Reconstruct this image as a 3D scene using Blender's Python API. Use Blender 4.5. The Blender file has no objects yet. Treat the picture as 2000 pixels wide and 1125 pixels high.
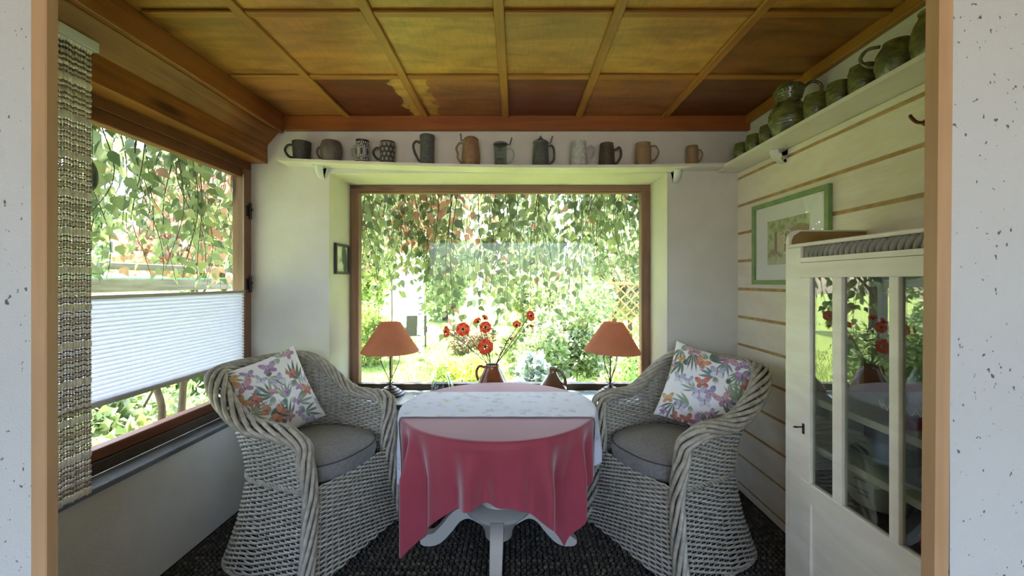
import bpy, math, random
import numpy as np
from mathutils import Vector, Matrix

scene = bpy.context.scene
COL = scene.collection
PI = math.pi
RNG = np.random.default_rng(7)
random.seed(7)

# ------------------------------------------------------------------ camera, sky, sun, exposure
cam_d = bpy.data.cameras.new('camera')
cam_d.sensor_width = 36.0
cam_d.lens = 36.0 * 810.0 / 2000.0
cam_d.shift_x = -0.004
cam_d.shift_y = -0.0072
cam_d.clip_start = 0.02
cam = bpy.data.objects.new('camera', cam_d)
COL.objects.link(cam)
cam.location = (0.0, 0.0, 1.42)
cam.rotation_euler = (PI / 2, 0, 0)
scene.camera = cam

world = bpy.data.worlds.new('sky')
scene.world = world
world.use_nodes = True
wn = world.node_tree
wn.nodes.clear()
w_out = wn.nodes.new('ShaderNodeOutputWorld')
w_bg = wn.nodes.new('ShaderNodeBackground')
w_sky = wn.nodes.new('ShaderNodeTexSky')
w_sky.sky_type = 'NISHITA'
w_sky.sun_disc = False
w_sky.sun_elevation = math.radians(66)
w_sky.sun_rotation = math.radians(-28)
w_sky.dust_density = 2.5
w_sky.air_density = 0.8
w_sky.ozone_density = 0.6
w_bg.inputs['Strength'].default_value = 0.75
wn.links.new(w_sky.outputs[0], w_bg.inputs['Color'])
wn.links.new(w_bg.outputs[0], w_out.inputs['Surface'])

sun_d = bpy.data.lights.new('sun', 'SUN')
sun_d.energy = 11.0
sun_d.angle = math.radians(1.0)
sun_d.color = (1.0, 0.93, 0.80)
sun = bpy.data.objects.new('sun', sun_d)
COL.objects.link(sun)
SUN_DIR = Vector((-0.24, 0.36, 1.0)).normalized()
sun.rotation_euler = SUN_DIR.to_track_quat('Z', 'Y').to_euler()

vs = scene.view_settings
vs.view_transform = 'Standard'
vs.look = 'None'
vs.exposure = 1.78
vs.gamma = 1.0
vs.use_curve_mapping = False

# ------------------------------------------------------------------ helpers
def lin(c):
    if isinstance(c, str):
        c = c.lstrip('#')
        c = [int(c[i:i + 2], 16) / 255 for i in (0, 2, 4)]
    return np.array([x / 12.92 if x <= 0.04045 else ((x + 0.055) / 1.055) ** 2.4 for x in c[:3]])

def l4(c):
    return tuple(lin(c)) + (1.0,)

class NT:
    def __init__(self, name):
        self.m = bpy.data.materials.new(name)
        self.m.use_nodes = True
        self.t = self.m.node_tree
        self.t.nodes.clear()
    def n(self, typ, **kw):
        x = self.t.nodes.new(typ)
        for k, v in kw.items():
            setattr(x, k, v)
        return x
    def k(self, a, b):
        self.t.links.new(a, b)

def mat(name, col, rough=0.6, metal=0.0, spec=0.5, col2=None, nscale=(8, 8, 8), namt=1.0, detail=4.0,
        bump=0.0, bscale=None, attr=False, objcol=False, transl=0.0, coat=0.0, sheen=0.0, contrast=(0.35, 0.65)):
    """one principled material; col2 mixes in through stretched noise, attr takes the colour from 'Col'"""
    N = NT(name)
    out = N.n('ShaderNodeOutputMaterial')
    p = N.n('ShaderNodeBsdfPrincipled')
    p.inputs['Roughness'].default_value = rough
    p.inputs['Metallic'].default_value = metal
    p.inputs['Specular IOR Level'].default_value = spec
    p.inputs['Coat Weight'].default_value = coat
    p.inputs['Sheen Weight'].default_value = sheen
    tc = N.n('ShaderNodeTexCoord')
    mp = N.n('ShaderNodeMapping')
    mp.inputs['Scale'].default_value = nscale
    N.k(tc.outputs['Object'], mp.inputs['Vector'])
    csock = None
    if attr:
        a = N.n('ShaderNodeAttribute', attribute_name='Col')
        csock = a.outputs['Color']
    elif objcol:
        a = N.n('ShaderNodeObjectInfo')
        csock = a.outputs['Color']
    if col2 is not None:
        no = N.n('ShaderNodeTexNoise')
        no.inputs['Scale'].default_value = 1.0
        no.inputs['Detail'].default_value = detail
        N.k(mp.outputs[0], no.inputs['Vector'])
        rp = N.n('ShaderNodeMapRange')
        rp.inputs[1].default_value = contrast[0]
        rp.inputs[2].default_value = contrast[1]
        rp.inputs[4].default_value = namt
        N.k(no.outputs[0], rp.inputs[0])
        mx = N.n('ShaderNodeMix', data_type='RGBA')
        N.k(rp.outputs[0], mx.inputs[0])
        if csock is not None:
            mx.blend_type = 'MULTIPLY'
            N.k(csock, mx.inputs[6])
        else:
            mx.inputs[6].default_value = l4(col)
        mx.inputs[7].default_value = l4(col2)
        csock = mx.outputs[2]
    if csock is not None:
        N.k(csock, p.inputs['Base Color'])
    else:
        p.inputs['Base Color'].default_value = l4(col)
    if bump:
        nb = N.n('ShaderNodeTexNoise')
        nb.inputs['Scale'].default_value = 1.0
        nb.inputs['Detail'].default_value = 5.0
        mb = N.n('ShaderNodeMapping')
        mb.inputs['Scale'].default_value = bscale or nscale
        N.k(tc.outputs['Object'], mb.inputs['Vector'])
        N.k(mb.outputs[0], nb.inputs['Vector'])
        bp = N.n('ShaderNodeBump')
        bp.inputs['Strength'].default_value = bump
        bp.inputs['Distance'].default_value = 0.01
        N.k(nb.outputs[0], bp.inputs['Height'])
        N.k(bp.outputs[0], p.inputs['Normal'])
    last = p.outputs[0]
    if transl:
        tr = N.n('ShaderNodeBsdfTranslucent')
        if csock is not None:
            N.k(csock, tr.inputs['Color'])
        else:
            tr.inputs['Color'].default_value = l4(col)
        ms = N.n('ShaderNodeMixShader')
        ms.inputs[0].default_value = transl
        N.k(last, ms.inputs[1])
        N.k(tr.outputs[0], ms.inputs[2])
        last = ms.outputs[0]
    N.k(last, out.inputs['Surface'])
    return N.m

def pane_mat(name, tint='#ffffff', ior=1.5, edge=0.0):
    """thin clear sheet: transparent body with a fresnel mirror on top"""
    N = NT(name)
    out = N.n('ShaderNodeOutputMaterial')
    tr = N.n('ShaderNodeBsdfTransparent')
    tr.inputs[0].default_value = l4(tint)
    gl = N.n('ShaderNodeBsdfGlossy')
    gl.inputs['Roughness'].default_value = 0.0
    ms = N.n('ShaderNodeMixShader')
    lw = N.n('ShaderNodeLayerWeight')
    if edge:
        pw = N.n('ShaderNodeMath', operation='POWER'); pw.inputs[1].default_value = 2.5
        N.k(lw.outputs['Facing'], pw.inputs[0])
        ma = N.n('ShaderNodeMath', operation='MULTIPLY_ADD'); ma.inputs[1].default_value = edge; ma.inputs[2].default_value = .03
        N.k(pw.outputs[0], ma.inputs[0]); N.k(ma.outputs[0], ms.inputs[0])
    else:                     # Schlick, the same from both sides
        f0 = ((ior - 1) / (ior + 1)) ** 2
        pw = N.n('ShaderNodeMath', operation='POWER'); pw.inputs[1].default_value = 5.0
        N.k(lw.outputs['Facing'], pw.inputs[0])
        ma = N.n('ShaderNodeMath', operation='MULTIPLY_ADD'); ma.inputs[1].default_value = 1 - f0; ma.inputs[2].default_value = f0
        N.k(pw.outputs[0], ma.inputs[0])
        N.k(ma.outputs[0], ms.inputs[0])
    N.k(tr.outputs[0], ms.inputs[1])
    N.k(gl.outputs[0], ms.inputs[2])
    N.k(ms.outputs[0], out.inputs['Surface'])
    return N.m

def mesh_np(name, V, F, cols=None, smooth=False):
    """V (n,3); F list of faces or int array (m,k)"""
    me = bpy.data.meshes.new(name)
    V = np.asarray(V, dtype=np.float32)
    if isinstance(F, np.ndarray):
        m, k = F.shape
        me.vertices.add(len(V))
        me.vertices.foreach_set('co', V.ravel())
        me.loops.add(m * k)
        me.polygons.add(m)
        me.loops.foreach_set('vertex_index', F.astype(np.int32).ravel())
        me.polygons.foreach_set('loop_start', np.arange(0, m * k, k, dtype=np.int32))
        me.update(calc_edges=True)
    else:
        me.from_pydata(V.tolist(), [], F)
    if cols is not None:
        at = me.color_attributes.new('Col', 'FLOAT_COLOR', 'POINT')
        c = np.ones((len(V), 4), dtype=np.float32)
        c[:, :3] = cols
        at.data.foreach_set('color', c.ravel())
    if smooth:
        me.polygons.foreach_set('use_smooth', np.ones(len(me.polygons), dtype=bool))
    me.update()
    return me

class MB:
    """collects shapes into one mesh"""
    def __init__(self):
        self.V = []; self.F = []; self.C = []
        self.c = None
    def add(self, V, F, col=None):
        b = len(self.V)
        self.V += [tuple(map(float, v)) for v in V]
        self.F += [tuple(int(i) + b for i in f) for f in F]
        cc = col if col is not None else self.c
        if cc is None:
            cc = np.ones((len(V), 3))
        cc = np.broadcast_to(np.asarray(cc, dtype=float), (len(V), 3))
        self.C += [tuple(x) for x in cc]
        return self
    def box(self, x0, x1, y0, y1, z0, z1, bev=0.0, col=None):
        if bev <= 0:
            V = [(x, y, z) for x in (x0, x1) for y in (y0, y1) for z in (z0, z1)]
            F = [(0, 1, 3, 2), (4, 6, 7, 5), (0, 4, 5, 1), (2, 3, 7, 6), (0, 2, 6, 4), (1, 5, 7, 3)]
            return self.add(V, F, col)
        b = min(bev, (x1 - x0) / 2.01, (y1 - y0) / 2.01, (z1 - z0) / 2.01)
        # chamfered box: 24 vertices
        V = []; idx = {}
        for sx, (xa, xs) in enumerate(((x0, 1), (x1, -1))):
            for sy, (ya, ys) in enumerate(((y0, 1), (y1, -1))):
                for sz, (za, zs) in enumerate(((z0, 1), (z1, -1))):
                    for ax in range(3):
                        v = [xa + xs * b, ya + ys * b, za + zs * b]
                        v[ax] = (xa, ya, za)[ax]
                        idx[(sx, sy, sz, ax)] = len(V); V.append(v)
        F = []
        for ax in range(3):
            o = [a for a in range(3) if a != ax]
            for s in (0, 1):
                q = []
                for (p, r) in ((0, 0), (1, 0), (1, 1), (0, 1)):
                    k = [0, 0, 0]; k[ax] = s; k[o[0]] = p; k[o[1]] = r
                    q.append(idx[(k[0], k[1], k[2], ax)])
                flip = (s == 1) != (ax == 1)
                F.append(tuple(q) if flip else tuple(q[::-1]))
        for ax in range(3):          # edges running along ax
            o = [a for a in range(3) if a != ax]
            for p in (0, 1):
                for r in (0, 1):
                    def kk(s, a):
                        k = [0, 0, 0]; k[ax] = s; k[o[0]] = p; k[o[1]] = r
                        return idx[(k[0], k[1], k[2], a)]
                    F.append((kk(0, o[0]), kk(1, o[0]), kk(1, o[1]), kk(0, o[1])))
        for sx in (0, 1):
            for sy in (0, 1):
                for sz in (0, 1):
                    F.append(tuple(idx[(sx, sy, sz, a)] for a in range(3)))
        return self.add(V, F, col)
    def lathe(self, prof, n=32, loc=(0, 0, 0), cap=True, colf=None, sx=1.0, sy=1.0, ribs=0, ribamp=0.0):
        V = []; F = []; C = []
        for i, (r, z) in enumerate(prof):
            for j in range(n):
                a = 2 * PI * j / n
                rr = r * (1 + ribamp * math.cos(ribs * a)) if ribs else r
                V.append((loc[0] + rr * sx * math.cos(a), loc[1] + rr * sy * math.sin(a), loc[2] + z))
                if colf: C.append(colf(a, z, r))
        m = len(prof)
        for i in range(m - 1):
            for j in range(n):
                k = (j + 1) % n
                F.append((i * n + j, i * n + k, (i + 1) * n + k, (i + 1) * n + j))
        if cap:
            F.append(tuple(range(n))[::-1])
            F.append(tuple(range((m - 1) * n, m * n)))
        return self.add(V, F, np.array(C) if colf else None)
    def tube(self, P, r, n=8, closed=False, r2=None, col=None, up=(0, 0, 1)):
        P = np.asarray(P, dtype=float)
        m = len(P)
        r = np.broadcast_to(np.asarray(r, dtype=float), (m,))
        q = r if r2 is None else np.broadcast_to(np.asarray(r2, dtype=float), (m,))
        if closed:
            T = np.roll(P, -1, 0) - np.roll(P, 1, 0)
        else:
            T = np.gradient(P, axis=0)
        T /= np.linalg.norm(T, axis=1, keepdims=True) + 1e-12
        u = np.array(up, dtype=float)
        A = []
        prev = None
        for i in range(m):
            if prev is None:
                a = u - T[i] * np.dot(u, T[i])
                if np.linalg.norm(a) < 0.1:
                    u2 = np.array([1.0, 0.2, 0.1]); a = u2 - T[i] * np.dot(u2, T[i])
            else:
                a = prev - T[i] * np.dot(prev, T[i])
            a = a / (np.linalg.norm(a) + 1e-12)
            A.append(a); prev = a
        A = np.array(A); B = np.cross(T, A)
        V = []
        for i in range(m):
            for j in range(n):
                th = 2 * PI * j / n
                V.append(P[i] + A[i] * r[i] * math.cos(th) + B[i] * q[i] * math.sin(th))
        F = []
        for i in range(m if closed else m - 1):
            k = (i + 1) % m
            for j in range(n):
                l = (j + 1) % n
                F.append((i * n + j, i * n + l, k * n + l, k * n + j))
        if not closed:
            F.append(tuple(range(n))[::-1]); F.append(tuple(range((m - 1) * n, m * n)))
        return self.add(V, F, col)
    def prism(self, poly, y0, y1, axis='y', col=None):
        """poly of (a,b) extruded along axis: y -> (a,y,b); x -> (x,a,b); z -> (a,b,z)"""
        f = {'y': lambda a, b, t: (a, t, b), 'x': lambda a, b, t: (t, a, b), 'z': lambda a, b, t: (a, b, t)}[axis]
        n = len(poly)
        V = [f(a, b, y0) for a, b in poly] + [f(a, b, y1) for a, b in poly]
        F = [tuple(range(n))[::-1], tuple(range(n, 2 * n))]
        F += [(i, (i + 1) % n, n + (i + 1) % n, n + i) for i in range(n)]
        return self.add(V, F, col)
    def mesh(self, name, smooth=False):
        return mesh_np(name, np.array(self.V), self.F, np.array(self.C), smooth)
    def build(self, name, m, parent=None, smooth=False, loc=None, auto=False):
        me = self.mesh(name, smooth or auto)
        me.materials.append(m)
        o = link(name, me, parent, loc)
        if auto:
            fix_normals(me)
            md = o.modifiers.new('edge', 'EDGE_SPLIT'); md.split_angle = math.radians(40)
        else:
            fix_normals(me)
        return o

def fix_normals(me):
    import bmesh
    bm = bmesh.new(); bm.from_mesh(me)
    bmesh.ops.recalc_face_normals(bm, faces=bm.faces)
    bm.to_mesh(me); bm.free()

def link(name, me, parent=None, loc=None):
    o = bpy.data.objects.new(name, me)
    COL.objects.link(o)
    if parent is not None: o.parent = parent
    if loc is not None: o.location = loc
    return o

def obj_np(name, V, F, m, parent=None, cols=None, smooth=False, loc=None, kind=None):
    me = mesh_np(name, V, F, cols, smooth)
    me.materials.append(m)
    o = link(name, me, parent, loc)
    if kind: o['kind'] = kind
    return o

def thing(name, label, cat, loc=(0, 0, 0), rot=(0, 0, 0), group=None):
    o = bpy.data.objects.new(name, None)
    o.empty_display_size = 0.05
    COL.objects.link(o)
    o.location = loc; o.rotation_euler = rot
    return tag(o, label, cat, group)

def tag(o, label, cat, group=None):
    o['label'] = label; o['category'] = cat
    if group: o['group'] = group
    return o

def struct(o, label=None):
    o['kind'] = 'structure'
    if label: o['label'] = label
    return o

def grid_faces(nu, nv, wrap=False):
    """index grid (nu rows, nv columns) -> quads"""
    i = np.arange(nu - 1)[:, None]; j = np.arange(nv if wrap else nv - 1)[None, :]
    a = i * nv + j; b = i * nv + (j + 1) % nv
    return np.stack([a, b, b + nv, a + nv], -1).reshape(-1, 4)

def sstep(a, b, x):
    t = np.clip((x - a) / (b - a), 0, 1)
    return t * t * (3 - 2 * t)

def bez(pts, n=24):
    """Catmull-Rom through pts"""
    P = np.asarray(pts, dtype=float)
    P = np.vstack([2 * P[0] - P[1], P, 2 * P[-1] - P[-2]])
    segs = len(P) - 3
    out = []
    per = max(2, n // segs)
    for s in range(segs):
        p0, p1, p2, p3 = P[s:s + 4]
        for i in range(per):
            t = i / per
            out.append(0.5 * ((2 * p1) + (-p0 + p2) * t + (2 * p0 - 5 * p1 + 4 * p2 - p3) * t * t + (-p0 + 3 * p1 - 3 * p2 + p3) * t ** 3))
    out.append(P[-2])
    return np.array(out)

# ------------------------------------------------------------------ materials of the room
M = {}
def wood(name, c1, c2, along='y', rough=0.45, bump=0.15, spec=0.4, knots=True):
    """timber with grain stretched along one axis and a few dark knots"""
    N = NT(name)
    out = N.n('ShaderNodeOutputMaterial'); p = N.n('ShaderNodeBsdfPrincipled')
    p.inputs['Roughness'].default_value = rough
    p.inputs['Specular IOR Level'].default_value = spec
    tc = N.n('ShaderNodeTexCoord'); mp = N.n('ShaderNodeMapping')
    s = {'x': (1.2, 26, 26), 'y': (26, 1.2, 26), 'z': (26, 26, 1.2)}[along]
    mp.inputs['Scale'].default_value = s
    N.k(tc.outputs['Object'], mp.inputs['Vector'])
    no = N.n('ShaderNodeTexNoise'); no.inputs['Scale'].default_value = 1.3; no.inputs['Detail'].default_value = 6
    no.inputs['Distortion'].default_value = 0.6
    N.k(mp.outputs[0], no.inputs['Vector'])
    n2 = N.n('ShaderNodeTexNoise'); n2.inputs['Scale'].default_value = 3.0; n2.inputs['Detail'].default_value = 2
    N.k(tc.outputs['Object'], n2.inputs['Vector'])
    ad = N.n('ShaderNodeMath', operation='MULTIPLY_ADD'); ad.inputs[1].default_value = 0.45
    N.k(n2.outputs[0], ad.inputs[0]); 
    sc = N.n('ShaderNodeMath', operation='MULTIPLY'); sc.inputs[1].default_value = 0.6
    N.k(no.outputs[0], sc.inputs[0]); N.k(sc.outputs[0], ad.inputs[2])
    rp = N.n('ShaderNodeMapRange'); rp.inputs[1].default_value = 0.36; rp.inputs[2].default_value = 0.68
    N.k(ad.outputs[0], rp.inputs[0])
    mx = N.n('ShaderNodeMix', data_type='RGBA')
    mx.inputs[6].default_value = l4(c1); mx.inputs[7].default_value = l4(c2)
    N.k(rp.outputs[0], mx.inputs[0])
    cs = mx.outputs[2]
    if knots:
        vo = N.n('ShaderNodeTexVoronoi'); vo.inputs['Scale'].default_value = 1.0
        mk = N.n('ShaderNodeMapping')
        mk.inputs['Scale'].default_value = {'x': (1.6, 7, 7), 'y': (7, 1.6, 7), 'z': (7, 7, 1.6)}[along]
        N.k(tc.outputs['Object'], mk.inputs['Vector']); N.k(mk.outputs[0], vo.inputs['Vector'])
        kr = N.n('ShaderNodeMapRange'); kr.inputs[1].default_value = 0.08; kr.inputs[2].default_value = 0.2
        kr.inputs[3].default_value = 0.8; kr.inputs[4].default_value = 0.0
        N.k(vo.outputs['Distance'], kr.inputs[0])
        m2 = N.n('ShaderNodeMix', data_type='RGBA')
        m2.inputs[7].default_value = l4('#2a140a')
        N.k(kr.outputs[0], m2.inputs[0]); N.k(cs, m2.inputs[6]); cs = m2.outputs[2]
    N.k(cs, p.inputs['Base Color'])
    bp = N.n('ShaderNodeBump'); bp.inputs['Strength'].default_value = bump; bp.inputs['Distance'].default_value = 0.004
    N.k(no.outputs[0], bp.inputs['Height']); N.k(bp.outputs[0], p.inputs['Normal'])
    N.k(p.outputs[0], out.inputs['Surface'])
    return N.m

def speckled(name, base, dark, amount=0.62):
    """rough-cast plaster with small dark pits"""
    N = NT(name)
    out = N.n('ShaderNodeOutputMaterial'); p = N.n('ShaderNodeBsdfPrincipled')
    p.inputs['Roughness'].default_value = 0.85
    tc = N.n('ShaderNodeTexCoord')
    mp = N.n('ShaderNodeMapping'); mp.inputs['Rotation'].default_value = (0.3, 0.6, 0.2)
    mp.inputs['Scale'].default_value = (85, 85, 60)
    N.k(tc.outputs['Object'], mp.inputs['Vector'])
    no = N.n('ShaderNodeTexNoise'); no.inputs['Scale'].default_value = 1.0; no.inputs['Detail'].default_value = 1.5
    N.k(mp.outputs[0], no.inputs['Vector'])
    lo = N.n('ShaderNodeTexNoise'); lo.inputs['Scale'].default_value = 7.0; lo.inputs['Detail'].default_value = 3
    N.k(tc.outputs['Object'], lo.inputs['Vector'])
    ad = N.n('ShaderNodeMath', operation='MULTIPLY_ADD'); ad.inputs[1].default_value = 0.35
    N.k(lo.outputs[0], ad.inputs[0]); N.k(no.outputs[0], ad.inputs[2])
    rp = N.n('ShaderNodeMapRange'); rp.inputs[1].default_value = amount + 0.26; rp.inputs[2].default_value = amount + 0.31
    N.k(ad.outputs[0], rp.inputs[0])
    mx = N.n('ShaderNodeMix', data_type='RGBA')
    mx.inputs[6].default_value = l4(base); mx.inputs[7].default_value = l4(dark)
    N.k(rp.outputs[0], mx.inputs[0]); N.k(mx.outputs[2], p.inputs['Base Color'])
    fine = N.n('ShaderNodeTexNoise'); fine.inputs['Scale'].default_value = 160; fine.inputs['Detail'].default_value = 4
    N.k(tc.outputs['Object'], fine.inputs['Vector'])
    bp = N.n('ShaderNodeBump'); bp.inputs['Strength'].default_value = 0.5; bp.inputs['Distance'].default_value = 0.004
    N.k(fine.outputs[0], bp.inputs['Height']); N.k(bp.outputs[0], p.inputs['Normal'])
    N.k(p.outputs[0], out.inputs['Surface'])
    return N.m

M['plaster'] = mat('plaster', '#d8d4cc', 0.9, col2='#cfcac0', nscale=(3, 3, 3), bump=0.25, bscale=(90, 90, 90))
M['roughcast'] = speckled('roughcast', '#bfc0bf', '#5b5f63', 0.60)
M['plank'] = mat('painted_plank', '#ece2d2', 0.6, col2='#e2d6c4', nscale=(5, 5, 12), bump=0.2, bscale=(40, 10, 60))
M['joint'] = mat('joint_strip', '#c2a06c', 0.8, col2='#a98654', nscale=(20, 20, 20))
M['post_wood'] = wood('post_wood', '#b99670', '#a98560', 'z', 0.55, knots=False)
M['beam'] = wood('beam', '#a4672c', '#6e3c18', 'y', 0.4)
M['beam_x'] = wood('beam_x', '#9a5a2c', '#804420', 'x', 0.4, knots=False)
M['border'] = wood('border', '#9a6030', '#7d471f', 'y', 0.4, knots=False)
M['frame'] = wood('frame', '#93725c', '#775844', 'x', 0.5)
M['frame_dark'] = wood('frame_dark', '#4b3a2e', '#33261e', 'x', 0.5, knots=False)
M['frame_z'] = wood('frame_z', '#93725c', '#74543e', 'z', 0.5)
M['frame_y'] = wood('frame_y', '#7c4524', '#54290f', 'y', 0.5)
M['batten'] = wood('batten', '#b07c34', '#8f5c22', 'y', 0.4, knots=False)
M['batten_x'] = wood('batten_x', '#b07c34', '#8a5620', 'x', 0.4, knots=False)
M['panel'] = None
M['white_paint'] = mat('white_paint', '#eee8da', 0.35, col2='#e4dccc', nscale=(4, 4, 20), bump=0.05)
M['shelf_paint'] = mat('shelf_paint', '#e4e1d6', 0.3, col2='#dad5c6', nscale=(6, 6, 6))
M['stone'] = mat('sill_stone', '#9fb0b4', 0.18, col2='#7d9096', nscale=(6, 6, 6), spec=0.6)
M['stone_edge'] = mat('sill_edge', '#55606a', 0.4, col2='#3d464e', nscale=(10, 10, 10))
M['slate'] = mat('slate', '#6a7078', 0.25, col2='#4a5058', nscale=(6, 3, 6), spec=0.6)
M['iron'] = mat('iron', '#37322e', 0.45, metal=0.6)
M['bracket'] = mat('bracket', '#d2d2ce', 0.3)
M['glass_window'] = pane_mat('window_glass', '#f6f8f6', 1.28)
M['glass_cabinet'] = pane_mat('cabinet_glass', '#e6eae4', 2.05)
M['glass_picture'] = pane_mat('picture_glass', '#ffffff', 1.5)

# ------------------------------------------------------------------ the room
M['near_floor'] = mat('near_floor', '#c8a878', .5, col2='#b49468', nscale=(2, 14, 2))
XR, XRU, XL, XW = 1.504, 1.574, -1.715, -1.80      # cladding, upper right wall, lower left wall, left window face
YW, YF, ZC = 2.82, 3.17, 2.53                       # back wall, back window frame, ceiling
OX0, OX1, OZ1, SILL = -1.271, 1.027, 2.151, 0.585   # opening of the back window

b = MB()
b.box(-2.75, 2.75, -3.4, 1.0, -0.12, -0.012)
b.box(-1.95, 1.75, 1.0, YW + 0.4, -0.12, -0.012)
M['floor_base'] = mat('floor_base', '#17161a', 0.9, col2='#24211f', nscale=(60, 60, 60))
floor = struct(b.build('floor', M['floor_base']))

# carpet: rows of woven loops standing on the floor
def carpet():
    px, py = 0.028, 0.0225
    xs = np.arange(-1.70, 1.50, px); ys = np.arange(1.30, 2.80, py)
    X, Y = np.meshgrid(xs, ys)
    X = X + (np.arange(len(ys)) % 2)[:, None] * px * 0.12
    X = X.ravel() + RNG.normal(0, 0.0012, X.size); Y = Y.ravel() + RNG.normal(0, 0.0008, Y.size)
    n = len(X)
    a, c, h = 0.0108, 0.0088, 0.0085
    base = np.array([(-a, -c, -.010), (a, -c, -.010), (a, c, -.010), (-a, c, -.010),
                     (-a * .62, -c * .5, 0), (a * .62, -c * .5, 0), (a * .62, c * .6, 0.001), (-a * .62, c * .6, 0.001)])
    V = base[None] + np.stack([X, Y, RNG.normal(0, 0.0012, n)], 1)[:, None, :]
    f = np.array([(0, 1, 5, 4), (1, 2, 6, 5), (2, 3, 7, 6), (3, 0, 4, 7), (4, 5, 6, 7)])
    F = (f[None] + (np.arange(n) * 8)[:, None, None]).reshape(-1, 4)
    t = RNG.random(n)
    c1, c2, c3 = lin('#403d3a'), lin('#4c4842'), lin('#5c574a')
    C = np.where((t < .5)[:, None], c1, np.where((t < .88)[:, None], c2, c3)) * (0.7 + 0.5 * RNG.random(n))[:, None]
    C = np.repeat(C, 8, 0)
    m = mat('carpet_loop', '#444444', 0.95, attr=True)
    o = obj_np('carpet', V.reshape(-1, 3), F, m, cols=C, smooth=True, kind='stuff')
    tag(o, 'dark woven carpet with rows of pale loops under the round table', 'carpet')
carpet()

# back wall with the deep opening of the big window
b = MB()
b.box(-1.88, OX0, YW, YF + 0.16, 0.0, 2.75)
b.box(OX1, 1.85, YW, YF + 0.16, 0.0, 2.75)
b.box(OX0, OX1, YW, YF + 0.16, OZ1, 2.75)
b.box(OX0, OX1, YW, YF + 0.16, 0.0, SILL - 0.03)
struct(b.build('wall_back', M['plaster']))

# left wall under and beside the side window
b = MB()
b.box(-1.95, XL, 1.0, YW, 0.0, SILL - 0.03)
b.box(-1.95, XL, 1.0, 1.16, SILL - 0.03, 2.75)
b.box(-1.95, XW + 0.0, 1.16, YW, 2.24, 2.75)
struct(b.build('wall_left', M['plaster']))

# right wall: plaster above, boarded below
b = MB()
b.box(XRU, XRU + 0.12, 1.0, YW, 0.0, 2.75)
b.box(XR + 0.02, XRU, 1.0, YW, 0.0, OZ1)
wall_right = struct(b.build('wall_right', M['plaster']))
b = MB()
b.box(XR + 0.008, XR + 0.02, 1.0, YW, 0.0, OZ1)
b.build('joint_strip', M['joint'], wall_right)
levels = [1.364 + 0.1865 * k for k in range(-8, 5)]
edges = [0.0] + [z for z in levels if 0.02 < z < OZ1 - 0.02] + [OZ1 + 0.007]
for z0, z1 in zip(edges[:-1], edges[1:]):
    b = MB()
    b.box(XR, XR + 0.018, 1.0, YW, z0 + 0.0085, z1 - 0.0085, bev=0.003)
    b.build('plank', M['plank'], wall_right)

# partition with the wide opening the camera looks through
b = MB()
b.box(-2.75, -1.168, 1.0, 1.05, 0, 2.75)
b.box(1.046, 2.75, 1.0, 1.05, 0, 2.75)
b.box(-1.168, 1.046, 1.0, 1.05, 2.34, 2.75)
struct(b.build('wall_front', M['roughcast']))
b = MB()
b.box(-1.168, -1.130, 0.997, 1.025, 0, 2.34, bev=0.002)
struct(b.build('trim_1', M['post_wood']))
b = MB()      # the right-hand lining leans a little
V = []
for z, dx in ((0.0, -0.0085), (2.34, 0.0115)):
    V += [(1.008 + dx, 0.997, z), (1.042 + dx, 0.997, z), (1.046, 1.03, z), (1.008 + dx, 1.03, z)]
b.add(V, [(0, 1, 2, 3), (4, 5, 6, 7), (0, 1, 5, 4), (1, 2, 6, 5), (2, 3, 7, 6), (3, 0, 4, 7)])
struct(b.build('trim_2', M['post_wood']))
b = MB(); b.box(-1.168, 1.046, 0.997, 1.03, 2.31, 2.34)
struct(b.build('trim_3', M['post_wood']))

# the room the camera stands in: unseen walls and ceiling, extended to cut daylight from behind
b = MB(); b.box(2.75, 2.87, -3.2, 1.05, 0, 2.75); struct(b.build('wall_right_2', M['plaster']))
b = MB(); b.box(-2.87, -2.75, -3.2, 1.05, 0, 2.6); struct(b.build('wall_left_2', M['plaster']))
b = MB(); b.box(-2.87, 2.87, -3.2, 1.0, 2.6, 2.75); struct(b.build('ceiling_2', M['plaster']))
b = MB(); b.box(-2.75, 2.75, -3.4, 0.99, -0.012, 0.0); struct(b.build('floor_2', M['near_floor']))  # unseen floor, made pale to bounce more light into the alcove

b = MB()      # unseen rear wall of that room, added; its opening limits the light from behind
b.box(-2.75, 2.75, -3.32, -3.2, 0, .75); b.box(-2.75, 2.75, -3.32, -3.2, 2.3, 2.75)
b.box(-2.75, -2.2, -3.32, -3.2, .75, 2.3); b.box(2.2, 2.75, -3.32, -3.2, .75, 2.3)
struct(b.build('wall_rear', M['plaster']))

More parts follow.
